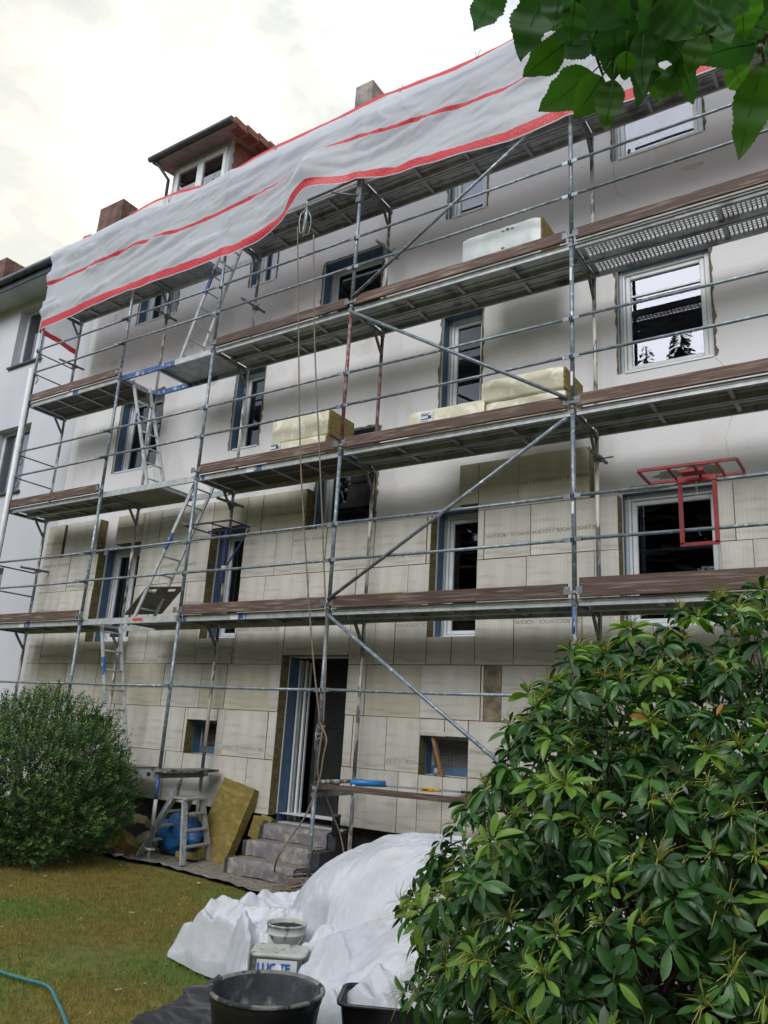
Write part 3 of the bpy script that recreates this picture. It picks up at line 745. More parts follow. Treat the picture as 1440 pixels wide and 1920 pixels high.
# ---------------------------------------------------------------- scaffold
scf = thing('scaffold', 'galvanised steel facade scaffold with plank decks, guardrails and brown toe boards', 'scaffold', (0, 0, 0))
SX = [-10.18, -7.66, -5.53, -3.0, 0.0, 3.0, 6.0]
IY = .75
LV = {1: 1.08, 2: 3.1, 3: 5.1, 4: 7.1, 5: 9.1}
rnd = random.Random(3)
def jig(): return rnd.uniform(-.004, .004)
for si, x in enumerate(SX):
    segs = [(0.16, LV[1]), (LV[1], LV[2]), (LV[2], LV[3]), (LV[3], LV[4]), (LV[4], LV[5]), (LV[5], 10.15)]
    for k, (z0, z1) in enumerate(segs):
        for y in (0, IY):
            if k == 5 and y > 0: continue
            mb = MB(); mb.tube((x + jig(), y, z0), (x + jig(), y, z1), .0242, 12)
            m_ = M['steel'] if y == 0 else M['steel_in']
            if si == 3 and k == 3: m_ = M['steel_red']
            mb.build('standard', m_, scf)
            if k:   # spigot collar
                mb = MB(); mb.tube((x, y, z0 - .03), (x, y, z0 + .04), .030, 12); mb.build('collar', M['steel_d'], scf)
    for y in (0, IY):
        mb = MB(); mb.box(x - .07, x + .07, y - .07, y + .07, .03, .038); mb.tube((x, y, .038), (x, y, .3), .016, 10); mb.lathe([(.0, .145), (.05, .145), (.05, .175), (.0, .175)], 10, (x, y, 0))
        mb.beam((x - .09, y, .165), (x + .09, y, .165), .018, .02)
        mb.build('base_jack', M['steel_d'] if si != 2 else M['alu_l'], scf)
    for L_ in (1, 2, 3, 4, 5):
        z = LV[L_] - .05
        mb = MB(); mb.beam((x, -.03, z), (x, IY + .03, z), .045, .05); mb.build('transom', M['steel_d'], scf)
        if L_ > 1:
            mb = MB(); mb.beam((x, IY - .2, z - .03), (x, IY - .01, z - .28), .03, .03); mb.build('corner_strut', M['steel_d'], scf)
            if si == 3 and L_ == 5:
                mb = MB(); mb.beam((x, .25, z - .03), (x, .01, z - .28), .03, .03); mb.build('corner_strut', M['steel_d'], scf)
        # toe board clip plates
        if L_ in (2, 3, 4) and si >= 0:
            mb = MB(); 
            for s_ in (-1, 1): mb.box(x + s_ * .03 - (.0 if s_ > 0 else .065), x + s_ * .03 + (.065 if s_ > 0 else 0), -.042, -.036, LV[L_] + .03, LV[L_] + .11)
            mb.box(x - .034, x + .034, -.04, -.028, LV[L_] + .04, LV[L_] + .07); mb.build('toe_board_clip', M['steel_d'], scf)
    # guardrail wedge boxes
    for L_ in (2, 3, 4):
        for dz in (.58, 1.03):
            mb = MB(); mb.tube((x, -.032, LV[L_] + dz - .04), (x, -.032, LV[L_] + dz + .04), .012, 8); mb.box(x - .02, x + .02, -.042, -.018, LV[L_] + dz - .025, LV[L_] + dz + .02); mb.build('rail_wedge', M['steel_d'], scf)
# blue/white foot of S2
mb = MB(); mb.tube((SX[2], 0, .75), (SX[2], 0, 1.02), .0252, 12, 0); mb.tube((SX[2], 0, .45), (SX[2], 0, .75), .0252, 12, 1); mb.build('paint_band', [M['blue'], M['white']], scf)
mb = MB(); mb.tube((SX[4], 0, 2.75), (SX[4], 0, 3.0), .0252, 12, 0); mb.build('paint_band', M['blue'], scf)
for z in (3.95, 5.35, 6.6): 
    mb = MB(); mb.box(SX[4] - .012, SX[4] + .012, -.0262, -.0252 + .002, z, z + .16); mb.build('sticker', M['label'], scf)
# guardrails
def rail(p, q, r=.0175, flat=True):
    p, q = Vector(p), Vector(q); d = (q - p).normalized()
    mb = MB(); 
    sag = -.006
    mb.path([p + d * .09, (p + q) / 2 + Vector((0, 0, sag)), q - d * .09], r, 10)
    if flat:
        mb.beam(p - d * .02, p + d * .1, .012, .045); mb.beam(q - d * .1, q + d * .02, .012, .045)
    return mb.build('guardrail', M['steel'], scf)
for b in range(6):
    for L_ in (2, 3, 4):
        for dz in (.58, 1.03):
            ext = .18 if (b == 1) else 0
            rail((SX[b] - ext, -.036 - (.03 if ext else 0), LV[L_] + dz + jig()), (SX[b + 1], -.036, LV[L_] + dz + jig()))
    rail((SX[b] + .02 - (.2 if b == 1 else 0), -.036, 2.165), (SX[b + 1], -.036, 2.16))
    for dz in (.55, 1.03): rail((SX[b], -.0, LV[5] + dz), (SX[b + 1], -.0, LV[5] + dz), flat=False)
rail((SX[0] - .9, -.06, 2.165), (SX[0], -.036, 2.165))
for L_ in (2, 3, 4):
    for dz in (.58, 1.0):
        mb = MB(); mb.path([(SX[0] - .01, .02, LV[L_] + dz), (SX[0] - .01, IY - .02, LV[L_] + dz)], .013, 8)
        mb.path([(SX[0], .03, LV[L_] + dz - .02), (SX[0] + .05, .06, LV[L_] + dz - .1), (SX[0] + .04, .03, LV[L_] + dz - .2)], .01, 6)
        mb.build('end_rail', M['steel_d'], scf)
# braces in bay 3-4
for p, q in ((((SX[3] + .02, -.05, 3.03)), (SX[4], -.06, 1.02)), ((SX[3] + .02, -.055, 3.2), (SX[4] - .04, -.06, 4.98)), ((SX[3] + .03, -.055, 7.0), (SX[4] - .04, -.06, 5.2)), ((SX[3] + .03, -.055, 7.2), (SX[4] - .05, -.06, 8.98))):
    mb = MB(); mb.tube(p, q, .021, 10); mb.build('diagonal_brace', M['steel'], scf)
# decks
ND = {}
def deck(b, L_, kind):
    x0, x1, z = SX[b] + .03, SX[b + 1] - .03, LV[L_]
    if kind == 'steel':
        for (y0, y1) in ((.04, .365), (.385, .71)):
            mb = MB()
            mb.box(x0, x1, y0, y1, z - .008, z)
            for ya, yb, dz in ((y0, y0 + .03, .07), (y1 - .03, y1, .07)):
                mb.box(x0, x1, ya, yb, z - dz, z - .009)
            for k in range(1, 3):
                yy = y0 + (y1 - y0) * k / 3; mb.box(x0 + .05, x1 - .05, yy - .014, yy + .014, z - .02, z - .009)
            o = mb.build('steel_deck', M['deck_s'], scf)
            for t in (.25, .5, .75):
                g = MB(); xx = x0 + (x1 - x0) * t; g.box(xx - .02, xx + .02, y0 + .031, y1 - .031, z - .055, z - .031); g.build('stiffener', M['deck_s'], o)
        mb = MB(); mb.box(x0, x1, .022, .039, z - .03, z + .004); mb.box(x0, x1, .028, .038, z - .07, z - .034); mb.build('deck_edge', M['alu_l'], scf)
    elif kind == 'perforated':
        for (y0, y1) in ((.04, .365), (.385, .71)):
            mb = MB()
            mb.box(x0, x1, y0, y0 + .045, z - .07, z); mb.box(x0, x1, y1 - .045, y1, z - .07, z)
            mb.box(x0, x0 + .06, y0 + .045, y1 - .045, z - .03, z); mb.box(x1 - .06, x1, y0 + .045, y1 - .045, z - .03, z)
            xm = (x0 + x1) / 2; mb.box(xm - .02, xm + .02, y0 + .045, y1 - .045, z - .05, z)
            for k in range(1, 6):
                yy = y0 + .045 + (y1 - y0 - .09) * k / 6; mb.box(x0 + .06, x1 - .06, yy - .007, yy + .007, z - .012, z - .001)
            n = int((x1 - x0 - .12) / .046)
            for k in range(1, n):
                xx = x0 + .06 + (x1 - x0 - .12) * k / n; mb.box(xx - .008, xx + .008, y0 + .045, y1 - .045, z - .011, z)
            mb.build('perforated_deck', M['deck_s'], scf)
        mb = MB(); mb.box(x0, x1, .022, .039, z - .03, z + .004); mb.build('deck_edge', M['alu_l'], scf)
    elif kind == 'ply':
        mb = MB(); mb.box(x0, x1, .05, .71, z - .012, z); o = mb.build('plywood_deck', M['ply'], scf)
        g = MB(); g.box(x0, x1, .022, .05, z - .08, z + .004); g.box(x0, x1, .71, .735, z - .08, z + .004); g.build('side_beam', M['alu_l'], o)
        for t in (.02, .27, .5, .73, .98):
            g = MB(); xx = x0 + (x1 - x0) * t; g.box(xx - .018, xx + .018, .051, .709, z - .04, z - .013); g.build('cross_bar', M['alu'], o)
        g = MB(); g.box(x0 + .05, x1 - .05, .375, .385, z - .03, z - .0135)
        g.build('seam_bar', M['alu'], o)
        g = MB(); t0 = x0 + (x1 - x0) * (.42 if L_ != 4 else .5); g.box(t0, t0 + .14, .019, .0215, z - .08, z + .002); g.build('blue_marking', M['blue'], o)
        g = MB(); g.box(t0 - .14, t0 - .001, .019, .0215, z - .08, z + .002); g.build('white_marking', M['label'], o)
        if L_ in (2, 3) and b == 2:
            g = MB(); g.box(x0 + .02, x0 + .1, .019, .0215, z - .08, z + .002); g.build('blue_marking', M['blue'], o)
    elif kind == 'access':
        # hatch opening at one end
        left = L_ in (4, 2)
        h0, h1 = (x0 + .12, x0 + .78) if left else (x1 - .78, x1 - .12)
        s0, s1 = (h1 + .03, x1) if left else (x0, h0 - .03)
        mtop = M['alu'] if L_ in (4, 5) else M['ply2']
        mb = MB()
        if L_ in (4, 5, 1):
            n = int((s1 - s0) / .055)
            for k in range(n):
                xx = s0 + (s1 - s0) * (k + .5) / n; mb.box(xx - .02, xx + .02, .051, .709, z - .02, z - .002)
            mb.box(s0, s1, .051, .709, z - .002, z + .002)
        else: mb.box(s0, s1, .05, .71, z - .014, z)
        o = mb.build('access_deck', mtop, scf)
        bm_ = M['blue'] if L_ == 4 else M['alu_l']
        g = MB()
        if L_ == 4:
            xm = x0 + 1.25; g.box(x0, xm, .018, .05, z - .08, z + .006, 0); g.box(xm, x1, .018, .05, z - .08, z + .006, 1); xm = x0 + 1.5; g.box(x0, xm, .71, .74, z - .08, z + .006, 0); g.box(xm, x1, .71, .74, z - .08, z + .006, 1)
        else: g.box(x0, x1, .018, .05, z - .08, z + .006, 1); g.box(x0, x1, .71, .74, z - .08, z + .006, 1)
        g.build('side_beam', [M['blue'], M['alu_l']], o)
        for xx in (x0 + .02, s0 + .02 if left else s1 - .02, x1 - .02):
            g = MB(); g.box(xx - .02, xx + .02, .051, .709, z - .06, z - .021); g.build('cross_bar', M['alu'], o)
        if L_ == 2:
            g = MB(); g.box(x0 + 1.13, x0 + 1.33, .015, .0175, z - .05, z - .01); g.build('red_marking', mat('orange_red', 'c2432c', 'b03a26', .5), o)
        if L_ == 1:
            for k in range(8):
                g = MB(); xx = x0 + .1 + k * .25; g.box(xx, xx + .07, .015, .0175, z - .065, z - .02); g.build('slot', M['dark'], o)
deck(0, 5, 'steel'); deck(1, 5, 'access'); deck(2, 5, 'steel'); deck(3, 5, 'steel'); deck(4, 5, 'steel'); deck(5, 5, 'steel')
deck(0, 4, 'ply'); deck(1, 4, 'access'); deck(2, 4, 'steel'); deck(3, 4, 'steel'); deck(4, 4, 'perforated'); deck(5, 4, 'steel')
deck(0, 3, 'steel'); deck(1, 3, 'access'); deck(2, 3, 'ply'); deck(3, 3, 'steel'); deck(4, 3, 'steel'); deck(5, 3, 'steel')
deck(0, 2, 'ply'); deck(1, 2, 'access'); deck(2, 2, 'ply'); deck(3, 2, 'steel'); deck(4, 2, 'steel'); deck(5, 2, 'steel')
deck(1, 1, 'access')
# extra plank frame at the lowest stage
mb = MB(); mb.beam((SX[2] + .06, -.06, 1.10), (SX[2] + .06, IY + .12, 1.10), .28, .035); mb.build('crusted_plank', M['cement'], scf)
mb = MB(); mb.beam((SX[2] - .03, -.08, 1.045), (SX[2] - .03, IY + .14, 1.045), .03, .06); mb.build('cross_tube', M['alu'], scf)
for b in (0, 2, 3, 4, 5):
    for L_ in (2, 3, 4):
        x0, x1, z = SX[b] + .06, SX[b + 1] - .06, LV[L_] + .006
        mb = MB(); n = 14; vs = []; fs = []
        hgt = .135 if not (b == 4 and L_ == 2) else .19
        mb.cbox(x0, x1, -.034, -.004, z, z + hgt, .004, jit=.004)
        mb.build('toe_board', M['wood'], scf)
mb = MB(); mb.tube((SX[3] + .0, .0, 1.16), (SX[3] - .02, .95, 1.155), .024); mb.build('cross_tube', M['steel_in'], scf)
# wall ties
for x, z in ((SX[0], 4.15), (SX[1], 8.55), (SX[3], 8.35), (SX[4], 4.78), (SX[0], 8.15), (SX[2], 8.15), (SX[2], 4.87)):
    mb = MB(); mb.tube((x + .035, IY - .35, z), (x + .05, YF - .02, z + .01), .021); mb.box(x - .03, x + .06, IY - .035, IY + .035, z - .03, z + .03); mb.tube((x + .02, IY, z), (x + .22, IY - .12, z - .04), .008, 6)
    mb.build('wall_tie', M['steel_d'], scf)
# paired tie wires above the top rail
for (u, v) in ((119, 466), (166, 440), (181, 432), (245, 400), (399, 330), (316, 372), (516, 275), (641, 222), (749, 168), (894, 103)):
    p = uy(u, v + 8, .0)
    mb = MB(); mb.path([p, p + Vector((-.02, 0, .12))], .005, 5); mb.path([p, p + Vector((.05, 0, .13))], .005, 5); mb.build('tie_wire', M['steel_d'], scf)

# ladders between the decks
def ladder(x0, z0, x1, z1, yc, label, bands=None):
    t = thing('ladder', label, 'ladder', (x0, yc, z0), 'access ladders between the scaffold decks')
    w = .17; d = Vector((x1 - x0, 0, z1 - z0)); L_ = d.length; dn = d.normalized()
    for s in (-1, 1):
        mb = MB(); mb.beam((0, s * w, 0), d + Vector((0, s * w, 0)), .022, .055); mb.build('rail', M['alu_l'], t)
        if bands and s == -1:
            p = dn * (L_ * bands[0]); q = dn * (L_ * bands[1])
            mb = MB(); mb.beam(p + Vector((0, s * w, 0)), q + Vector((0, s * w, 0)), .026, .059); mb.build('blue_band', M['blue'], t)
    n = int(L_ / .27)
    for k in range(n):
        p = dn * (L_ * (k + .6) / n); mb = MB(); mb.tube(p + Vector((0, -w + .012, 0)), p + Vector((0, w - .012, 0)), .014, 8); mb.build('rung', M['alu_l'], t)
ladder(-6.45, 7.11, -5.72, 9.15, .32, 'highest aluminium ladder, leading up under the white sheeting', (.55, .75))
ladder(-6.75, 5.11, -7.5, 7.05, .32, 'aluminium ladder hanging from the open blue-edged hatch', (.58, .68))
ladder(-6.62, 3.11, -5.68, 5.08, .30, 'aluminium ladder above the grey trapdoor panel, with a blue band', (.5, .62))
ladder(-6.75, 1.1, -7.35, 3.05, .32, 'lowest aluminium ladder, beside the round shrub', (.62, .75))

# ---------------------------------------------------------------- debris sheet
def interp(pts, x):
    if x <= pts[0][0]: return pts[0][1]
    for (a, b), (c, d) in zip(pts, pts[1:]):
        if a <= x <= c:
            t = (x - a) / (c - a); t = t * t * (3 - 2 * t) * .5 + t * .5; return b + (d - b) * t
    return pts[-1][1]
botp = [(-10.2, 8.57), (-8.9, 8.60), (-7.66, 8.60), (-6.6, 8.58), (-5.53, 8.60), (-4.9, 8.64), (-4.3, 8.78), (-3.72, 9.0), (-3.35, 8.98), (-3.0, 9.0), (-2.3, 8.84), (-1.38, 8.74), (-.7, 8.66), (0, 8.72), (.8, 8.64), (1.64, 8.64), (3, 8.68), (6, 8.64)]
topp = [(-10.2, 10.22), (-9.0, 10.2), (-7.66, 10.24), (-6.6, 10.1), (-5.53, 10.2), (-4.6, 10.2), (-3, 10.24), (-1.5, 10.18), (0, 10.24), (3, 10.24), (6, 10.24)]
nx = 640; rowv = sorted(set([0, .012, .04, .07, .105, .55, .59] + [round(.125 + k * .0175, 4) for k in range(24)] + [round(.61 + k * .018, 4) for k in range(22)] + [1.0]))
mb = MB(); vs = []; fs = []; mi = []
crs = [(-3.72, .34, 0)]
for j, t in enumerate(rowv):
    for i in range(nx + 1):
        x = SX[0] - .03 + (6.0 - SX[0]) * i / nx
        zb, zt = interp(botp, x), interp(topp, x)
        dzm = .035 * fbm(x * .8, 0, 4)
        z = zb + (zt - zb) * t + dzm * math.sin(math.pi * t)
        # pushed out by the arm of the hoist
        bump = .30 * math.exp(-((x + 3.74) / .55) ** 2) * (1 - abs(t - .25) * .6 if t < .25 else max(0, 1 - (t - .25) / .75) ** 1.3)
        sharp = .10 * max(0, 1 - abs(x + 3.74) / .5) * math.exp(-((t - .3) / .25) ** 2)
        # creases: long shallow diagonals, and radiating ones near ties
        f1 = noise.noise(Vector((x * .5 + z * .8, z * 2.4 - x * .5, 2)))
        f2 = noise.noise(Vector((x * 1.4 - z * .8, z * 6.5 - x * 1.1, 7)))
        f3 = 1 - 2 * abs(noise.noise(Vector((x * .9 + z, z * 4.2 - x * .8, 11))))
        f4 = noise.noise(Vector((x * 3.5, z * 14 - x * 2.4, 21)))
        amp = math.sin(math.pi * min(1, max(0, t))) ** .5 if 0 < t < 1 else 0
        pil = 0
        for xs_ in SX: pil -= .03 * math.exp(-((x - xs_) / .10) ** 2)
        y = -.085 - bump - sharp + (.08 * f1 + .03 * f2 + .042 * f3 + .006 * f4) * (.35 + .65 * amp) + pil * .6 + .04 * (1 - t) * math.sin(x * 1.1)
        f5 = 1 - abs(noise.noise(Vector((x * 2.2 + z * 1.5, z * 9 - x * 3.2, 5)))) * 4
        y -= .022 * max(0, f5) * amp * (.5 + noise.noise(Vector((x * .6, z, 44)))) + .006 * max(0, 1 - abs(noise.noise(Vector((x * 1.1, z * 16 - x * 5.5, 15)))) * 5) * amp
        if j == len(rowv) - 1: y = -.01
        vs.append((x, min(y, -.045) if j < len(rowv) - 1 else y, z))
# upper return over the top rail towards the gutter
ext = [(.12, .06), (.3, .30), (.44, .60), (.47, .69)]
for j, (yy, dz) in enumerate(ext):
    for i in range(nx + 1):
        x = SX[0] - .03 + (6.0 - SX[0]) * i / nx; zt = interp(topp, x)
        w = .05 * fbm(x * .7, j * .2, 31) - .10 * math.exp(-((x + 9.6) / .5) ** 2) * (j > 0)
        vs.append((x, yy + .01, zt + dz + w + (.02 if j >= 2 else 0)))
NR = len(rowv) + len(ext)
for j in range(NR - 1):
    tm = (rowv[j] + rowv[j + 1]) / 2 if j + 1 < len(rowv) else 2
    red = .012 < tm < .105 or .55 < tm < .59 or j == NR - 2
    for i in range(nx):
        a = j * (nx + 1) + i; fs.append(((a, a + 1, a + nx + 2, a + nx + 1), 1 if red else 0))
n0 = len(mb.v); mb.v += vs
for f, m_ in fs: mb.f.append(list(f)); mb.m.append(m_); mb.s.append(True)
def tarpmat(name, c, tr, transp, dots=False):
    m = bpy.data.materials.new(name); m.use_nodes = True; N, L = m.node_tree.nodes, m.node_tree.links; N.clear()
    o = N.new('ShaderNodeOutputMaterial'); d = N.new('ShaderNodeBsdfPrincipled'); d.inputs['Roughness'].default_value = .45
    t = N.new('ShaderNodeBsdfTranslucent'); tp = N.new('ShaderNodeBsdfTransparent')
    tcn = N.new('ShaderNodeTexCoord'); s = N.new('ShaderNodeSeparateXYZ'); L.new(tcn.outputs['Object'], s.inputs[0])
    base = N.new('ShaderNodeMix'); base.data_type = 'RGBA'; base.inputs[6].default_value = col(c)
    def fr(sock, k, off=0):
        a = N.new('ShaderNodeMath'); a.operation = 'MULTIPLY_ADD'; a.inputs[1].default_value = k; a.inputs[2].default_value = off; L.new(sock, a.inputs[0])
        b = N.new('ShaderNodeMath'); b.operation = 'SINE'; L.new(a.outputs[0], b.inputs[0]); return b.outputs[0]
    if dots:
        a, b = fr(s.outputs['X'], 62), fr(s.outputs['Z'], 80)
        g = N.new('ShaderNodeMath'); g.operation = 'MULTIPLY'; L.new(a, g.inputs[0]); L.new(b, g.inputs[1])
        r = N.new('ShaderNodeMapRange'); r.inputs[1].default_value = .955; r.inputs[2].default_value = .985; L.new(g.outputs[0], r.inputs[0]); L.new(r.outputs[0], base.inputs[0]); base.inputs[7].default_value = (.8, .75, .75, 1)
    else:
        a, b = fr(s.outputs['X'], 420), fr(s.outputs['Z'], 300)
        g = N.new('ShaderNodeMath'); g.operation = 'MAXIMUM'; L.new(a, g.inputs[0]); L.new(b, g.inputs[1])
        r = N.new('ShaderNodeMapRange'); r.inputs[1].default_value = .5; r.inputs[2].default_value = 1; r.inputs[4].default_value = .2; L.new(g.outputs[0], r.inputs[0]); L.new(r.outputs[0], base.inputs[0]); base.inputs[7].default_value = (.5, .52, .55, 1)
    L.new(base.outputs[2], d.inputs['Base Color']); L.new(base.outputs[2], t.inputs[0])
    n = N.new('ShaderNodeTexNoise'); n.inputs['Scale'].default_value = 3; n.inputs['Detail'].default_value = 5; n.inputs['Distortion'].default_value = .8
    mpn = N.new('ShaderNodeMapping'); mpn.inputs['Rotation'].default_value = (0, R(-28), 0); mpn.inputs['Scale'].default_value = (.6, 1, 3.2); L.new(tcn.outputs['Object'], mpn.inputs[0]); L.new(mpn.outputs[0], n.inputs['Vector'])
    bp = N.new('ShaderNodeBump'); bp.inputs['Strength'].default_value = .07; bp.inputs['Distance'].default_value = .03; L.new(n.outputs[0], bp.inputs['Height'])
    L.new(bp.outputs[0], d.inputs['Normal']); L.new(bp.outputs[0], t.inputs['Normal'])
    x = N.new('ShaderNodeMixShader'); x.inputs[0].default_value = tr; L.new(d.outputs[0], x.inputs[1]); L.new(t.outputs[0], x.inputs[2])
    y = N.new('ShaderNodeMixShader'); y.inputs[0].default_value = transp; L.new(x.outputs[0], y.inputs[1]); L.new(tp.outputs[0], y.inputs[2]); L.new(y.outputs[0], o.inputs[0])
    return m
M['tarp'] = tarpmat('sheeting_white', (.82, .86, .94), .58, .12)
M['tarp_red'] = tarpmat('sheeting_red', (.62, .03, .05), .3, .02, True)
tarp = mb.build('debris_sheet', [M['tarp'], M['tarp_red']]); tag(tarp, 'long translucent white debris sheeting with dotted red bands along the scaffold top', 'sheeting')
# short return of the same sheeting round the end of the scaffold
mb = MB(); vs = []; n = 14; rows_ = [8.42, 8.53, 9.0, 9.48, 9.53, 10.0, 10.2]
for j, z in enumerate(rows_):
    for i in range(n + 1):
        t = i / n; vs.append((SX[0] - .05 + .03 * fbm(t * 3, z * 2), -.04 + .85 * t, z + (.1 if j < 2 else .1 * (1 - j / 6)) * (1 - t)))
for j in range(len(rows_) - 1):
    for i in range(n):
        a = j * (n + 1) + i; mb.f.append([a, a + 1, a + n + 2, a + n + 1]); mb.m.append(1 if j in (0, 3) else 0); mb.s.append(True)
mb.v = vs; mb.build('end_flap', [M['tarp'], M['tarp_red']], tarp)

# ---------------------------------------------------------------- hoist wheel and rope
py_ = -.32
pc = uy(572, 418, py_)
pw_ = thing('pulley_wheel', 'grey wire cage pulley wheel hanging under the white sheeting', 'pulley', pc)
def circ(c, r, ax1, ax2, n=20, a0=0, a1=2 * math.pi): return [Vector(c) + ax1 * (r * math.cos(a0 + (a1 - a0) * k / n)) + ax2 * (r * math.sin(a0 + (a1 - a0) * k / n)) for k in range(n + 1)]
X_, Y_, Z_ = Vector((1, 0, 0)), Vector((0, 1, 0)), Vector((0, 0, 1))
A1 = Vector((.7, -.7, 0)).normalized()
mb = MB()
mb.path(circ((0, 0, 0), .15, A1, Z_), .012, 8)
mb.path(circ((0, 0, 0), .135, A1, Z_), .018, 8)
for s in range(6):
    a = s * math.pi / 6; d = A1 * math.cos(a) + Z_ * math.sin(a); mb.tube(-d * .14, d * .14, .005, 6)
mb.build('wheel', M['wire'], pw_)
mb = MB()
B1 = A1.cross(Z_)
for s in (-1, 1):
    mb.path([Vector((0, 0, .24)), B1 * (.07 * s) + Z_ * .12, B1 * (.08 * s), B1 * (.06 * s) - Z_ * .16, -Z_ * .2], .006, 6)
    mb.path([Vector((0, 0, .24)), A1 * (.13 * s) + Z_ * .15, A1 * (.18 * s), A1 * (.13 * s) - Z_ * .13, -Z_ * .2], .006, 6)
mb.build('guard_cage', M['wire'], pw_)
mb = MB(); mb.path(circ((0, 0, .29), .045, A1, Z_, 12, -1.2, 4), .008, 6); mb.build('hook', M['wire'], pw_)
arm = thing('swing_hoist', 'steel swing arm on the scaffold carrying the pulley wheel', 'hoist arm', (SX[3], 0, 9.3))
mb = MB(); e0 = pc + Vector((0, 0, .36)) - Vector((SX[3], 0, 9.3)); mb.tube((0, -.03, -.2), e0, .02); mb.tube((0, -.03, -.5), e0 * .55 + Vector((0, 0, -.12)), .015); mb.build('arm_tube', M['steel_d'], arm)
mb = MB(); mb.box(-.04, .04, -.04, .02, -.6, -.1); mb.build('bracket', M['steel_d'], arm)
rp = thing('hoist_rope', 'beige hoist rope running from the pulley down to a coil by the steps', 'rope', (SX[3], 0, 0))
def catm(pts, n=8):
    pts = [Vector(p) for p in pts]; P_ = [pts[0]] + pts + [pts[-1]]; out = []
    for i in range(1, len(P_) - 2):
        for k in range(n):
            t = k / n; a, b, c, d = P_[i - 1:i + 3]
            out.append(.5 * ((2 * b) + (c - a) * t + (2 * a - 5 * b + 4 * c - d) * t * t + (3 * b - a - 3 * c + d) * t ** 3))
    out.append(pts[-1]); return out
rl = Vector((SX[3], 0, 0))
def rope(pts, r=.0095, name='strand', n=8):
    mb = MB(); mb.path([p - rl for p in catm(pts, n)], r, 7); mb.build(name, M['rope'], rp)
rope([uy(558, 425, -.32), uy(560, 640, -.27), uy(563, 845, -.2), uy(574, 1050, -.13), uy(587, 1230, -.09), uy(600, 1355, -.06)])
rope([uy(588, 440, -.32), uy(590, 640, -.27), uy(600, 870, -.2), uy(607, 1050, -.12), uy(612, 1200, -.07), uy(606, 1360, -.05)])
rope([uy(600, 1355, -.06), uy(612, 1385, -.05), uy(606, 1420, -.06), uy(598, 1465, -.05), uy(575, 1525, -.1), uy(545, 1570, -.15), uy(520, 1610, -.2), uz(515, 1645, .05), uz(530, 1668, .04), uz(565, 1680, .04)])
rope([uy(606, 1360, -.05), uy(600, 1400, -.06), uy(596, 1450, -.04), uy(610, 1490, .1), uy(625, 1530, .25), uy(638, 1565, .35), uy(645, 1600, .35)])
for k in range(3):
    rope([Vector((SX[3] + .02, 0, 1.75)) + Vector((.045 * math.cos(a), .045 * math.sin(a), .02 * math.sin(a * 2 + k) - .06 * k)) for a in [i * math.pi / 4 for i in range(10)]], .010, 'knot', 3)
rr = random.Random(5)
for k in range(7):
    c = Vector((SX[3] - .02 + rr.uniform(-.06, .22), -.22 + rr.uniform(-.12, .12), .06 + .02 * k)); a1 = rr.uniform(.10, .2); b1 = rr.uniform(.07, .14); ph = rr.uniform(0, 6); til = rr.uniform(.2, .9)
    rope([c + Vector((a1 * math.cos(ph + t) * (1 + .1 * math.sin(t * 3 + k)), b1 * math.sin(ph + t), .05 * til * (1 + math.sin(ph + t + 1)))) for t in [i * .5 for i in range(24)]], .0095, 'coil_loop', 3)

# ---------------------------------------------------------------- packages on the decks
def package(loc, L_, D, H, label, film='film', tilt=0, grp='wrapped insulation packages on the decks'):
    t = thing('insulation_package', label, 'package', loc, grp, tilt)
    nu = 24; mb = MB(); vs = []; fs = []
    # rounded rectangular film sleeve along x with open wool ends
    prof = []
    for cx, cz, a0 in ((D / 2, H / 2, 0), (-D / 2, H / 2, 90), (-D / 2, -H / 2, 180), (D / 2, -H / 2, 270)):
        r = .035
        for k in range(4):
            a = R(a0 + k * 30); prof.append((cx - math.copysign(r, cx) + r * math.cos(a), cz - math.copysign(r, cz) + r * math.sin(a)))
    n = len(prof); NXX = 14
    for i in range(NXX + 1):
        x = -L_ / 2 + L_ * i / NXX; sh = 1 - (.05 if i in (0, NXX) else 0)
        for (py, pz) in prof:
            w = 1 + .025 * noise.noise(Vector((x * 9 + loc[0] * 3, py * 8, pz * 8)))
            vs.append((x, py * sh * w, (pz * sh * w) + H / 2))
    for i in range(NXX):
        for j in range(n): fs.append((i * n + j, (i + 1) * n + j, (i + 1) * n + (j + 1) % n, i * n + (j + 1) % n))
    mb.add(vs, fs, 0, True); mb.build('film', M[film], t)
    mb = MB(); 
    k = 4
    for i in range(k):
        z0 = .015 + (H - .03) * i / k; mb.cbox(-L_ / 2 + .01, L_ / 2 + .02, -D / 2 + .02, D / 2 - .02, z0 + .002, z0 + (H - .03) / k - .002, .004)
    mb.build('wool_slabs', M['wool_end'], t)
    return t
def plabel(t, x, y, z, w=.17, h=.13):
    mb = MB(); mb.box(x, x + w, y - .004, y, z, z + h); o = mb.build('label', M['label'], t)
    mb = MB(); r = random.Random(int(x * 1000))
    for i in range(5):
        if i == 2: continue
        mb.box(x + .01, x + w - .02 - r.random() * .04, y - .0055, y - .0042, z + .012 + i * h / 5.5, z + .012 + i * h / 5.5 + (.014 if i % 2 else .007))
    mb.box(x + w * .62, x + w * .9, y - .0058, y - .0056, z + h * .3, z + h * .62); mb.build('label_print', M['ink'], o)
z = LV[3]
t = package((-3.85, .40, z + .005), 1.0, .60, .30, 'lower of the two stacked cream packages left of the rope-side standard'); plabel(t, -.42, -.31, .17)
package((-3.83, .42, z + .31), .96, .58, .37, 'upper of the two stacked cream packages left of the rope-side standard')
t = package((-1.58, .36, z + .005), 1.0, .52, .36, 'single flat cream package with a white label below the narrow window'); plabel(t, -.33, -.27, .19)
package((-.62, .42, z + .005), .98, .60, .30, 'lower cream package of the stack beside the centre-right standard')
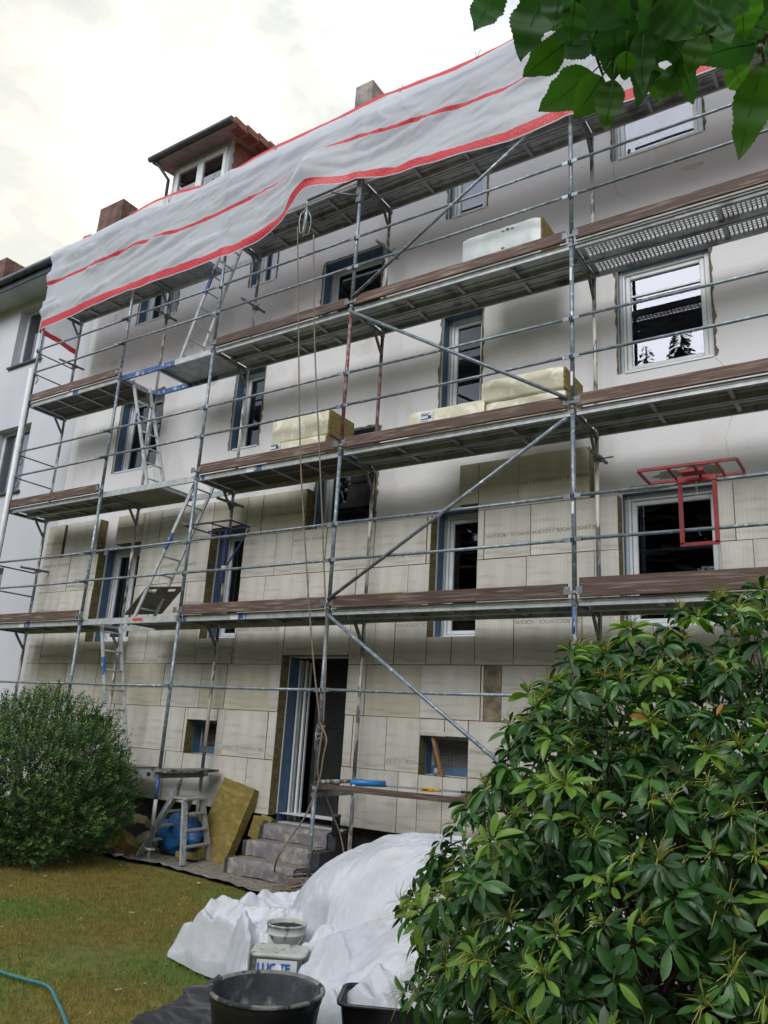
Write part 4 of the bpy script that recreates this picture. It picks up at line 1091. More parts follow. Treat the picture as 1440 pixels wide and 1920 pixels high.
package((-.64, .42, z + .31), .98, .60, .28, 'upper cream package of the stack beside the centre-right standard')
t = package((-.92, .40, LV[4] + .005), 1.02, .60, .56, 'lone white wrapped package on the deck below the highest rails', 'film_w')
mb = MB(); r = random.Random(2)
for i in range(3): mb.box(.02 + i * .06, .06 + i * .06, -.3075, -.3045, .49, .50 + .012 * (i % 2)); 
mb.box(.0, .16, -.3075, -.3045, .22, .228); mb.box(.02, .06, -.3075, -.3045, .25, .27); mb.build('package_print', M['print'], t)
mb = MB(); mb.cbox(-.5, .4, -.22, .22, 0, .055, .012, jit=.01); t = thing('wool_slab', 'thin yellow wool slab lying on the lowest plank deck behind the toe board', 'insulation slab', (-2.45, .3, LV[2] + .12)); mb.build('slab', M['wool_y'], t)
mb = MB(); mb.cbox(-.5, .42, -.22, .22, -.115, -.005, .01); mb.build('slab', M['wool_w'], t)

# grey trapdoor panel leaning on ladder
t = thing('trapdoor_panel', 'dark grey hatch panel with two hand holes tilted against the ladder', 'hatch panel', (-6.7, .4, LV[2]))
mb = MB(); p = [uy(232, 1152, .12), uy(275, 1100, .12), uy(327, 1111, .55), uy(303, 1150, .62)]
base = Vector((-6.7, .4, LV[2]))
c0, c1, c2, c3 = [q - base for q in p]
c2 = c1 + (c3 - c0)
def pl(a, b, off=0): 
    n_ = (c3 - c0).cross(c1 - c0).normalized(); return c0 + (c3 - c0) * a + (c1 - c0) * b + n_ * off
def slabgeo(mb, a0, a1, b0, b1, th=.014):
    vs = [pl(a, b, o) for o in (0, th) for a, b in ((a0, b0), (a1, b0), (a1, b1), (a0, b1))]
    mb.add(vs, [(0, 1, 2, 3), (7, 6, 5, 4), (0, 4, 5, 1), (1, 5, 6, 2), (2, 6, 7, 3), (3, 7, 4, 0)])
slabgeo(mb, 0, 1, 0, .82); slabgeo(mb, 0, .12, .82, .92); slabgeo(mb, .34, .62, .82, .92); slabgeo(mb, .84, 1, .82, .92); slabgeo(mb, 0, 1, .92, 1)
mb.build('panel', mat('panel_grey', '6b685f', '5a574f', .7, 6), t)

# red and blue folding brackets
def bracket(name, label, loc, m_, blue=False):
    t = thing(name, label, 'bracket', loc)
    if not blue:
        mb = MB(); L_ = .83
        for y in (-.40, 0): mb.beam((-.42, y, 0), (.42, y, 0), .025, .025)
        for x in (-.42, -.16, .06, .25, .42): mb.beam((x, -.39, .001), (x, -.01, .001), .022, .022)
        mb.beam((-.08, -.2, .0), (.12, -.2, .0), .12, .03)
        mb.build('top_frame', m_, t)
        mb = MB(); a, b = -.13, .17
        for x in (a, b): mb.beam((x, -.06, -.64), (x, -.06, -.01), .035, .03)
        mb.beam((a - .017, -.06, -.64), (b + .017, -.06, -.64), .03, .03); mb.beam((a - .02, -.065, -.03), (b + .02, -.065, -.03), .035, .05); mb.build('hanging_frame', m_, t)
        for k in range(6):
            g = MB(); z = -.06 - k * .026; g.path([(.02 + (.006 if k % 2 else 0), -.09, z), (.028, -.09, z - .014), (.02, -.09, z - .028), (.012, -.09, z - .014), (.02, -.09, z)], .003, 5); g.build('chain_link', M['alu_l'], t)
    else:
        mb = MB()
        for y in (-.42, -.02): mb.beam((-.5 if y < -.1 else -.42, y, 0), (.42, y, 0), .022, .022)
        for x in (-.46, 0, .42): mb.beam((x, -.42, .001), (x if x else .05, -.02, .001), .018, .018)
        mb.beam((-.5, -.42, 0), (0, -.02, -.14), .016, .016); mb.beam((.42, -.42, 0), (0, -.02, -.14), .016, .016); mb.beam((.42, -.02, -.03), (.05, -.03, -.55), .02, .02)
        mb.build('top_frame', m_, t)
        mb = MB(); mb.beam((0, -.04, -.8), (0, -.04, -.02), .06, .05); mb.beam((-.08, -.05, -.12), (.1, -.05, -.12), .05, .07); mb.build('mast', m_, t)
        mb = MB(); mb.box(.02, .1, -.1, -.06, -.64, -.56); mb.build('clip', M['alu_l'], t)
bracket('red_bracket', 'red steel folding bracket with chain hung over the guardrail by the right-hand window', (1.18, -.02, 4.17), M['red'])
bracket('blue_bracket', 'dark blue steel bracket hooked on the inner scaffold leg', (-5.5, .72, 4.47), mat('navy_paint', '262e5c', '1c2248', .5, 9), True)

# upright plastic pipe at the outer scaffold leg
p0, p1 = uy(-8, 1060, -.07), uy(60, 692, -.07)
t = MB().path([p0 + (p0 - p1) * 1.2, p0, p1], .045, 14).build('plastic_pipe', M['pvc']); tag(t, 'pale plastic pipe strapped upright to the outermost scaffold leg', 'pipe')

# ---------------------------------------------------------------- things at the lowest stage
mb = MB(); q0, q1 = Vector((SX[3] - .05, .1, 1.115)), Vector((0.3, .30, 1.115)); mb.beam(q0, q1, .24, .045)
t = mb.build('scaffold_plank', M['wood']); tag(t, 'red-brown wooden plank laid across the low stage to the right of the door', 'plank')
a, b = uz(657, 1467, 1.175), uz(720, 1470, 1.175)
t = thing('blue_tube', 'short bright blue plastic tube lying on the wooden plank', 'tube', a); mb = MB(); mb.tube((0, 0, 0), (b - a).normalized() * .4, .036, 14); mb.build('tube', M['bluepipe'], t)
mb = MB(); mb.tube((.06, -.02, -.04), (.06, -.02, -.02), .02, 8); mb.build('foot', M['pvc'], t)
a, b = uz(708, 1473, 1.15), uz(905, 1488, 1.15)
t = thing('spirit_level', 'long grey aluminium spirit level lying along the wooden plank', 'spirit level', a); mb = MB(); mb.beam((0, 0, 0), b - a, .05, .022); mb.build('bar', M['alu'], t)
d_ = (b - a).normalized(); mb = MB(); L_ = (b - a).length; mb.beam(d_ * (L_ * .44), d_ * (L_ * .47), .053, .025); mb.beam(d_ * (L_ * .8), d_ * (L_ * .93), .053, .025); mb.build('vial_window', M['dark'], t)
a = uz(800, 1484, 1.175); t = thing('trigger_tool', 'small yellow hand tool resting on the spirit level', 'hand tool', a, rz=.2)
mb = MB(); mb.cbox(-.06, .07, -.02, .02, 0, .035, .006); mb.tube((.06, 0, .02), (.15, .0, .018), .013, 8); mb.build('body', M['yellow'], t); mb = MB(); mb.box(-.04, .02, -.022, -.0205, .012, .024); mb.build('grip', M['dark'], t)
t = thing('wooden_prop', 'rough wooden stick propping the cellar opening behind its wire mesh', 'prop', (-2.0, YF + .02, 1.3))
mb = MB(); mb.beam(uy(830, 1455, 1.0) - Vector((-2.0, YF + .02, 1.3)), uy(812, 1381, 1.0) - Vector((-2.0, YF + .02, 1.3)), .035, .05, (0, 1, 0)); mb.build('stick', M['wood_l'], t)
mb = MB(); mb.lathe([(0, 0), (.03, 0), (.034, .06), (.03, .07), (0, .07)], 12); t = mb.build('cellar_cup', M['bucket'], None, (-2.1, YP + .02, 1.292)); tag(t, 'small pale cup standing in the mesh-covered cellar opening', 'cup')

# ---------------------------------------------------------------- step ladder
t = thing('step_ladder', 'weathered grey double step ladder standing on the dusty path', 'step ladder', (-5.45, .38, 0))
O = Vector((-5.45, .38, 0))
tops = {(1, -1): Vector((-5.22, .20, .76)), (1, 1): Vector((-5.22, .50, .76)), (-1, -1): Vector((-5.42, .20, .76)), (-1, 1): Vector((-5.42, .50, .76))}
feet = {(1, -1): Vector((-5.0, .08, .03)), (1, 1): Vector((-5.08, .62, .03)), (-1, -1): Vector((-5.86, .12, .03)), (-1, 1): Vector((-5.92, .68, .03))}
for k in tops:
    mb = MB(); mb.beam(feet[k] - O, tops[k] - O, .035, .075, (0, 1, 0)); mb.build('leg', M['wood_g'], t)
for s in (-1, 1):
    for f in (.27, .52, .78):
        p = feet[(s, -1)].lerp(tops[(s, -1)], f) - O; q = feet[(s, 1)].lerp(tops[(s, 1)], f) - O
        mb = MB(); mb.beam(p, q, .075, .022); mb.build('tread', M['wood_g'], t)
mb = MB(); mb.cbox(-.02, .28, -.21, .15, .76, .785, .01); mb.build('top_platform', M['wood_g'], t)

# leaning slabs, offcuts, rubble
def slab(label, p, size, rot, m_='wool_y', seed=1, cat='insulation slab', name='wool_slab', grp=None, ragged=.006):
    L_, T, H = size; r = random.Random(seed); mb = MB(); nx, nz = max(2, int(L_ / .05)), max(2, int(H / .05)); vs = []; fs = []
    for side in (0, 1):
        for j in range(nz + 1):
            for i in range(nx + 1):
                x = L_ * i / nx; z = H * j / nz; e_ = (i in (0, nx)) or (j in (0, nz))
                dx = ragged * r.uniform(-1, 1) if e_ else 0
                vs.append((x - L_ / 2 + dx, (T if side else 0) + ragged * .8 * fbm(x * 9, z * 9, seed + side * 3), z + dx))
    W = nx + 1; n1 = W * (nz + 1)
    for j in range(nz):
        for i in range(nx):
            a = j * W + i; fs.append((a, a + 1, a + W + 1, a + W)); fs.append((n1 + a + W, n1 + a + W + 1, n1 + a + 1, n1 + a))
    for i in range(nx): fs.append((i, n1 + i, n1 + i + 1, i + 1)); a = nz * W + i; fs.append((a + 1, n1 + a + 1, n1 + a, a))
    for j in range(nz): a = j * W; fs.append((a + W, n1 + a + W, n1 + a, a)); a = j * W + nx; fs.append((a, n1 + a, n1 + a + W, a + W))
    mb.add(vs, fs)
    o = mb.build(name, M[m_], None, p); o.rotation_euler = rot; tag(o, label, cat, grp); return o
slab('large mustard yellow wool slab leaning against the wall beside the steps', (-5.12, .60, .03), (.62, .13, 1.0), (R(-17), R(9), R(-4)), 'wool_y', 3)
slab('narrow yellow wool strip leaning in the gap between the big slab and the steps', (-4.62, .78, .03), (.2, .1, .62), (R(-14), R(16), R(-8)), 'wool_end', 5)
slab('short upright yellow wool block beside the topmost step', (-4.56, .80, .34), (.2, .1, .26), (R(-6), R(12), R(-10)), 'wool_y', 6)
slab('yellow-brown wool slab half hidden behind the step ladder', (-5.6, .78, .03), (.5, .12, .5), (R(-20), 0, R(5)), 'wool_end', 8)
rub = [((-6.3, .42), (.34, .1, .3), (R(70), R(10), R(30)), 'wool_w', 'flat grey-cream wool offcut topping the rubble by the shrub'),
 ((-6.12, .2), (.28, .13, .24), (R(60), R(30), R(-20)), 'wool_y', 'broken yellow wool chunk at the front of the rubble by the shrub'),
 ((-6.3, .06), (.24, .14, .18), (R(80), R(-10), R(50)), 'wool_y', 'small yellow wool chunk lying nearest the round shrub'),
 ((-6.0, .45), (.22, .14, .2), (R(50), R(-30), R(15)), 'wool_w', 'pale wool chunk between the rubble and the blue bag'),
 ((-5.25, .45), (.28, .06, .16), (R(85), 0, R(20)), 'wool_y', 'thin yellow wool scrap lying between the step ladder feet')]
for i, (p, s_, r_, m_, lb) in enumerate(rub):
    slab(lb, (p[0], p[1], .06 + (.26 if i == 0 else 0)), s_, r_, m_, 20 + i, 'wool scrap', 'wool_offcut', None, .015)
for i, (x, y, lb) in enumerate(((-6.05, .0, 'small reddish brick fragment in front of the wool rubble'), (-5.98, -.1, 'flat pale stone chip in front of the blue bag'))):
    mb = MB(); r = random.Random(i); mb.cbox(-.06, .06, -.04, .04, 0, .06 - i * .03, .015, jit=.01); o = mb.build('stone_fragment', mat('fragment%d' % i if False else ('brick_fragment' if i == 0 else 'stone_chip'), '8a5f4c' if i == 0 else 'b0aa9c', '77503f' if i == 0 else '9a9486', .9, 9), None, (x, y, .03)); o.rotation_euler.z = i + .4; tag(o, lb, 'rubble')
# blue rubbish bag
mb = MB(); vs = []; fs = []; nu, nv = 40, 22
for j in range(nv + 1):
    ph = math.pi * j / nv
    for i in range(nu):
        th = 2 * math.pi * i / nu; d = Vector((math.sin(ph) * math.cos(th), math.sin(ph) * math.sin(th), math.cos(ph)))
        r = 1 + .22 * fbm(d.x * 2, d.y * 2, d.z * 2) - .2 * abs(noise.noise(d * 5)) - .08 * abs(noise.noise(d * 11))
        vs.append((d.x * .42 * r, d.y * .24 * r, max(0, .22 + d.z * .27 * r)))
for j in range(nv):
    for i in range(nu): fs.append((j * nu + i, (j + 1) * nu + i, (j + 1) * nu + (i + 1) % nu, j * nu + (i + 1) % nu))
mb.add(vs, fs, 0, True); o = mb.build('rubbish_bag', M['bluebag'], None, (-5.68, .62, .04)); tag(o, 'crumpled blue plastic bag lying behind the step ladder', 'bag')
mb = MB(); mb.beam((0, 0, 0), (.2, .45, 1.0), .04, .03); o = mb.build('wooden_batten', M['wood_g'], None, (-6.3, .55, .05)); tag(o, 'grey wooden batten leaning against the dark plinth by the shrub', 'batten')
mb = MB(); mb.lathe([(0, .0), (.05, 0), (.05, .2), (.055, .2), (.055, .23), (.035, .23), (.035, .05), (0, .05)], 16); o = mb.build('drain_stub', M['zinc'], None, (-3.24, .78, .53)); tag(o, 'short dark drain pipe stub on the right end of the top step', 'pipe')
mb = MB(); mb.cbox(-.25, .25, -.12, .12, 0, .38, .01); o = mb.build('timber_block', M['wood_l'], None, (-2.55, .65, .03)); tag(o, 'brown timber block under the wall just behind the white heap', 'block')

# wool crumbs scattered
mb = MB(); r = random.Random(9)
for k in range(1500):
    x = r.uniform(-6.6, -2.6); y = r.uniform(path_edge(x) + .02, 1.0); z = .035
    if SX0 < x < SX1 and y > .18:
        z = .20 if y < .47 else (.372 if y < .76 else .542)
    s = r.uniform(.004, .018); p = Vector((x, y, z))
    a, b, c = [Vector((r.uniform(-1, 1), r.uniform(-1, 1), r.uniform(0, .7))) * s for _ in range(3)]
    mb.add([p, p + a, p + b, p + c], [(0, 1, 2), (0, 2, 3), (0, 3, 1), (1, 3, 2)], 0 if r.random() < .8 else 1)
o = mb.build('wool_crumbs', [M['crumb'], M['wool_w']]); tag(o, 'crumbs of insulation wool scattered over the path and steps', 'debris', kind='stuff')
mb = MB()
for k in range(170):
    x = r.uniform(-6, -1.2); y = r.uniform(-3.8, -.3); s = r.uniform(.006, .022) if k > 12 else r.uniform(.03, .05); p = Vector((x, y, .018))
    a = [Vector((r.uniform(-1, 1), r.uniform(-1, 1), r.uniform(.0, .5))) * s for _ in range(4)]
    mb.add([p + q for q in a], [(0, 1, 2), (0, 2, 3), (0, 3, 1), (1, 3, 2)], 0)
o = mb.build('lawn_litter', M['wool_w']); tag(o, 'pale chips and dead leaves scattered on the lawn', 'debris', kind='stuff')

# ---------------------------------------------------------------- white tarpaulin heap
BK = [(uz(538, 1735, .37), .16), (uz(526, 1776, .34), .18)]
FB = uz(522, 1812, .15)
poly = [(-2.28, -2.58), (-2.48, -2.15), (-2.42, -1.65), (-1.95, -1.12), (-1.25, -.68), (0, -.55), (.9, -.9), (1.2, -2.1), (.8, -3.1), (.15, -3.35), (-.35, -3.2), (-.8, -3.12), (-1.25, -3.02), (-1.6, -2.8)]
hc = Vector((-.75, -1.85))
def poly_r(th):
    d = Vector((math.cos(th), math.sin(th))); best = 9
    for i in range(len(poly)):
        p, q = Vector(poly[i]) - hc, Vector(poly[(i + 1) % len(poly)]) - hc
        e_ = q - p; den = d.x * e_.y - d.y * e_.x
        if abs(den) < 1e-9: continue
        t = (p.x * e_.y - p.y * e_.x) / den; s = (p.x * d.y - p.y * d.x) / den
        if t > 0 and 0 <= s <= 1: best = min(best, t)
    return best
def heap_h(x, y):
    q = ((x + .42) / 1.42) ** 2 + ((y + 1.52) / .94) ** 2
    h = .90 * (1 - q ** 1.5) ** .5 if q < 1 else 0
    h = max(h, .42 * math.exp(-(((x + .35) / 1.3) ** 2 + ((y + 1.7) / 1.15) ** 2) ** 1.5))
    h += .17 * math.exp(-(((x - FB.x) * .72 + (y - FB.y) * .69) / .30) ** 2 - (((x - FB.x) * .69 - (y - FB.y) * .72) / .055) ** 2)
    h += .05 * math.exp(-(((x + 1.0) / .42) ** 2 + ((y + 3.12) / .12) ** 2))
    h += .24 * math.exp(-(((x + .15) / .5) ** 2 + ((y + 2.7) / .38) ** 2))
    return h
def ridg(v): return 1 - 2 * abs(noise.noise(v))
mb = MB(); vs = []; fs = []; NT, NRr = 560, 260
for j in range(NRr + 1):
    s = (j / NRr) ** .8
    for i in range(NT):
        th = 2 * math.pi * i / NT; rr_ = poly_r(th) * (1 + .05 * fbm(math.cos(th) * 3, math.sin(th) * 3, 5))
        x, y = hc.x + math.cos(th) * rr_ * s, hc.y + math.sin(th) * rr_ * s
        h = heap_h(x, y)
        low = 1 - min(1, h / .6)
        wx, wy = x + .18 * fbm(x * 1.3, y * 1.3, 9), y + .18 * fbm(x * 1.3, y * 1.3, 19)
        cr_ = .10 * ridg(Vector((wx * 1.5, wy * 1.5, 3))) + .045 * ridg(Vector((wx * 3.4 + 5, wy * 3.4, 8))) + .024 * ridg(Vector((wx * 8, wy * 8, 2))) + .011 * ridg(Vector((wx * 18 + h * 6, wy * 18, 2)))
        edge = min(1, (1 - s) / .06)
        def vd(v): q9 = noise.voronoi(v)[0]; return q9[1] - q9[0]
        back = 1 - .6 * min(1, max(0, (y + 1.6) / .6)) * (1 if x < -1.2 else 0)
        cr_ = cr_ * back + (.05 * (vd(Vector((wx * 2.6 + h, wy * 2.6, h * 2))) - .25) + .022 * (vd(Vector((wx * 6.5, wy * 6.5, h * 5 + 4))) - .2) + .008 * vd(Vector((wx * 15, wy * 15, h * 12)))) * back
        z = h + (cr_ * (.5 + .75 * low) + .085 * low * back) * (.25 + .75 * edge)
        # raised rolled hem on the left lobe
        hem = math.exp(-((s - .93) / .045) ** 2) * (.10 if x < -1.2 else .05) * (1 + .8 * fbm(th * 3, 1, 2))
        z = max(.012, z + hem) * (1 if j < NRr else 0) + (.0 if j < NRr else .012)
        for bc_, br_ in BK:     # pressed flat under the buckets
            dd_ = math.hypot(x - bc_.x, y - bc_.y); k_ = min(1, max(0, (dd_ - br_) / (.12 if br_ < .17 else .05))); k_ = k_ * k_ * (3 - 2 * k_); z = z * k_ + min(z, .05) * (1 - k_)
        vs.append((x + .05 * cr_ * 4 * (1 - low * .5), y + .03 * cr_ * 4, z))
for j in range(NRr):
    for i in range(NT): fs.append((j * NT + i, (j + 1) * NT + i, (j + 1) * NT + (i + 1) % NT, j * NT + (i + 1) % NT))
mb.add(vs, fs, 0, True); o = mb.build('white_tarpaulin', M['sheet']); tag(o, 'large crumpled white tarpaulin draped over a heap on the lawn', 'tarpaulin')

# black film under the tubs
def gridf(x0, x1, y0, y1, n, fn):
    mb = MB(); vs = []; fs = []
    for j in range(n + 1):
        for i in range(n + 1): vs.append(fn(x0 + (x1 - x0) * i / n, y0 + (y1 - y0) * j / n, i / n, j / n))
    for j in range(n):
        for i in range(n): a = j * (n + 1) + i; fs.append((a, a + 1, a + n + 2, a + n + 1))
    mb.add(vs, fs, 0, True); return mb
q = [uz(285, 1935, .02), uz(402, 1838, .02), uz(720, 1850, .02), uz(760, 2050, .02)]
q = [Vector((-1.32, -3.75, 0)), Vector((-1.62, -2.66, 0)), Vector((.55, -3.0, 0)), Vector((.9, -4.6, 0))]
def bf(x, y, u, v):
    p = (q[0] * (1 - u) + q[3] * u) * (1 - v) + (q[1] * (1 - u) + q[2] * u) * v
    return (p.x + .05 * fbm(u * 4, v * 4), p.y + .05 * fbm(u * 4, v * 4, 5), .03 + .03 * ridg(Vector((p.x * 3, p.y * 3, 1))) + .012 * ridg(Vector((p.x * 9, p.y * 9, 4))))
o = gridf(0, 1, 0, 1, 70, bf).build('black_film', M['bfilm']); tag(o, 'crumpled black plastic film lying on the grass under the tubs', 'plastic film')

# round mortar tub
tc_ = Vector((-.325, -3.745, .05))
t = thing('round_tub', 'round black mortar tub with a cement-crusted rim, nearest the camera', 'tub', tc_)
mb = MB(); H = .37; mb.lathe([(0, 0), (.225, 0), (.235, .01), (.285, H - .05), (.29, H - .045), (.294, H - .01)], 56); mb.build('tub_wall', M['rubber'], t)
mb = MB(); mb.lathe([(.294, H - .012), (.304, H - .008), (.306, H + .002), (.298, H + .01), (.286, H + .008), (.279, H - .004)], 56); mb.build('rim', M['cement'], t)
mb = MB(); mb.lathe([(.279, H - .003), (.27, H - .05), (.228, .04), (.16, .025), (0, .02)], 56); mb.build('crusted_inside', M['cement_d'], t)
# rectangular tub
t = thing('rectangular_tub', 'rectangular black mortar tub partly under the white tarpaulin', 'tub', (.06, -3.16, .04), rz=R(28))
def rrect(w, h, r, n=5):
    o_ = []
    for cx, cy, a0 in ((w / 2 - r, h / 2 - r, 0), (-w / 2 + r, h / 2 - r, 90), (-w / 2 + r, -h / 2 + r, 180), (w / 2 - r, -h / 2 + r, 270)):
        for k in range(n): a = R(a0 + 90 * k / (n - 1)); o_.append((cx + r * math.cos(a), cy + r * math.sin(a)))
    return o_
def loft(mb, sects, m=0):
    n = len(sects[0][0]); vs = []; fs = []
    for pr, z in sects: vs += [(x, y, z) for x, y in pr]
    for i in range(len(sects) - 1):
        for j in range(n): fs.append((i * n + j, i * n + (j + 1) % n, (i + 1) * n + (j + 1) % n, (i + 1) * n + j))
    mb.add(vs, fs, m, True); return mb
mb = MB(); loft(mb, [(rrect(.42, .28, .05), 0), (rrect(.50, .35, .06), .28), (rrect(.54, .39, .07), .285), (rrect(.545, .395, .07), .30), (rrect(.52, .37, .07), .302), (rrect(.50, .35, .06), .29)]); mb.add([(x, y, 0.001) for x, y in rrect(.42, .28, .05)], [tuple(range(20))]); mb.build('tub_wall', M['rubber'], t)
mb = MB(); loft(mb, [(rrect(.495, .345, .06), .285), (rrect(.41, .27, .05), .02)]); mb.add([(x, y, .02) for x, y in rrect(.41, .27, .05)], [tuple(range(20))]); mb.build('crusted_inside', M['cement_d'], t)

# buckets
bc = uz(538, 1735, .37); bc.z = .04
t = thing('round_bucket', 'round white plastic bucket smeared with grey mortar, standing in the tarpaulin folds', 'bucket', bc)
mb = MB(); H = .35; mb.lathe([(0, 0), (.125, 0), (.139, H - .07), (.143, H - .066), (.143, H - .06), (.139, H - .056), (.140, H - .014), (.145, H - .012), (.145, H), (.142, H + .001), (.136, H - .01), (.12, .02), (0, .02)], 40); mb.build('bucket_wall', M['bucket'], t)
mb = MB(); mb.lathe([(.1335, H - .03), (.128, H - .10), (.115, .03), (0, .025)], 40); mb.build('mortar_lining', M['cement_d'], t)
mb = MB(); mb.path([Vector((.148 * math.cos(a), .148 * math.sin(a) - .02 * math.sin(a), H - .07 - .14 * math.sin((a - math.pi) if a > math.pi else 0) ** 1)) for a in [math.pi + i * math.pi / 12 for i in range(13)]], .003, 5); mb.build('wire_handle', M['wire'], t)
bc = uz(526, 1776, .34); bc.z = .125
face = math.atan2(CAM.y - bc.y, CAM.x - bc.x) + math.pi / 2
t = thing('square_bucket', 'low rectangular white paint bucket with blue lettering on its side', 'bucket', bc, rz=face - .12)
mb = MB(); loft(mb, [(rrect(.31, .20, .04), 0), (rrect(.345, .25, .045), .18), (rrect(.365, .265, .05), .182), (rrect(.37, .27, .05), .198), (rrect(.36, .26, .05), .203), (rrect(.33, .23, .045), .203)]); mb.add([(x, y, .203) for x, y in rrect(.33, .23, .045)], [tuple(range(20))]); mb.build('bucket_wall', M['bucket'], t)
def text(body, size, mt, parent, loc, rot, name='lettering', off=.002):
    cu = bpy.data.curves.new(name, 'FONT'); cu.body = body; cu.size = size; cu.extrude = .0006; cu.offset = off; cu.align_x = 'CENTER'
    o_ = bpy.data.objects.new('t', cu); C.objects.link(o_); bpy.context.view_layer.update()
    me = bpy.data.meshes.new_from_object(o_.evaluated_get(bpy.context.evaluated_depsgraph_get())); bpy.data.objects.remove(o_)
    me.materials.clear(); me.materials.append(mt); o2 = bpy.data.objects.new(name, me); C.objects.link(o2); o2.parent = parent; o2.location = loc; o2.rotation_euler = rot; return o2
mb = MB(); mb.add([(-.13, -.1245 - .0022, .06), (.13, -.1245 - .0022, .06), (.13, -.1265 - .003, .172), (-.13, -.1265 - .003, .172)], [(0, 1, 2, 3)]); mb.build('label', M['label'], t)
text('LUCITE', .066, M['lucite'], t, (-.02, -.1335, .105), (R(91.5), 0, 0)); text('co.mix', .034, M['ink'], t, (.04, -.1315, .07), (R(91.5), 0, 0), off=.0005)

# garden hose
pts = [uz(-60, 1800, .02), uz(0, 1822, .02), uz(45, 1836, .02), uz(90, 1850, .02), uz(108, 1880, .02), uz(125, 1920, .02), uz(140, 1980, .02)]
mb = MB(); mb.path(catm(pts, 8), .0125, 8); o = mb.build('garden_hose', M['hose']); tag(o, 'thin blue-green garden hose curving over the lawn corner', 'hose')

# ---------------------------------------------------------------- grass
rg = np.random.default_rng(3); n = 150000
gx = rg.uniform(-7.5, 0.2, n); gy = rg.uniform(-5.2, -.2, n)
keep_ = np.array([gy[i] < path_edge(gx[i]) - .02 for i in range(n)]) if n < 1000 else (gy < np.interp(gx, [-12, -9, -6.26, -5.2, -3.95, -3, -2.5, -1, 6], [.2, .1, -.13, -.1, -.27, -.44, -.55, -.6, -.6]) - .02)
gx, gy = gx[keep_], gy[keep_]; n = len(gx)
a = rg.uniform(0, 2 * np.pi, n); w = rg.uniform(.002, .005, n); h = rg.uniform(.010, .028, n); lx = rg.normal(0, .010, n); ly = rg.normal(0, .010, n)
V_ = np.zeros((n, 3, 3)); V_[:, 0] = np.stack([gx - np.cos(a) * w, gy - np.sin(a) * w, np.full(n, -.008)], 1); V_[:, 1] = np.stack([gx + np.cos(a) * w, gy + np.sin(a) * w, np.full(n, -.008)], 1); V_[:, 2] = np.stack([gx + lx, gy + ly, h], 1)
gn = np.array([noise.noise(Vector((float(x) * .8, float(y) * .8, 4))) for x, y in zip(gx[::1], gy[::1])])
near = np.clip((-gy - 1.8) / 2.5, 0, 1) + gn * 1.1 + rg.normal(0, .25, n)
me = bpy.data.meshes.new('grass'); me.vertices.add(3 * n); me.vertices.foreach_set('co', V_.reshape(-1)); me.loops.add(3 * n); me.loops.foreach_set('vertex_index', np.arange(3 * n)); me.polygons.add(n); me.polygons.foreach_set('loop_start', np.arange(n) * 3)
me.materials.append(M['g1']); me.materials.append(M['g2']); me.polygons.foreach_set('material_index', (near > .55).astype(np.int32)); me.update(); me.validate()
o = bpy.data.objects.new('grass', me); C.objects.link(o); tag(o, 'short mossy grass, brownish in the middle and greener nearby', 'grass', kind='stuff')

# ---------------------------------------------------------------- plants
def np_mesh(name, V_, F_, mi, mats, smooth=False):
    me = bpy.data.meshes.new(name); me.vertices.add(len(V_)); me.vertices.foreach_set('co', np.asarray(V_, dtype=np.float32).reshape(-1))
    k = F_.shape[1]; me.loops.add(F_.size); me.loops.foreach_set('vertex_index', F_.reshape(-1).astype(np.int32)); me.polygons.add(len(F_)); me.polygons.foreach_set('loop_start', (np.arange(len(F_)) * k).astype(np.int32))
    for m_ in mats: me.materials.append(m_)
    me.polygons.foreach_set('material_index', np.asarray(mi, dtype=np.int32)); me.polygons.foreach_set('use_smooth', [smooth] * len(F_)); me.update(); me.validate(); return me
def leaf_geo(n=6, shape='rhodo', fold=.18, droop=.25):
    # unit-length leaf along +x, width in y, normal +z
    vs = []; fs = []
    for i in range(n + 1):
        t = i / n
        if shape == 'rhodo': w = .17 * (math.sin(math.pi * min(1, t * .92 + .06)) ** .75) * (.75 + .45 * t)
        else: w = .30 * math.sin(math.pi * (t * .97 + .015)) ** .8 * (1.15 - .35 * t)
        if i == 0: w = .012
        if i == n: w = .004
        z = -droop * t * t
        vs += [(t, -w, z - 0 + fold * w), (t, 0, z), (t, w, z + fold * w)]
    for i in range(n):
        k = i * 3; fs += [(k, k + 3, k + 4, k + 1), (k + 1, k + 4, k + 5, k + 2)]
    return np.array(vs), np.array(fs)

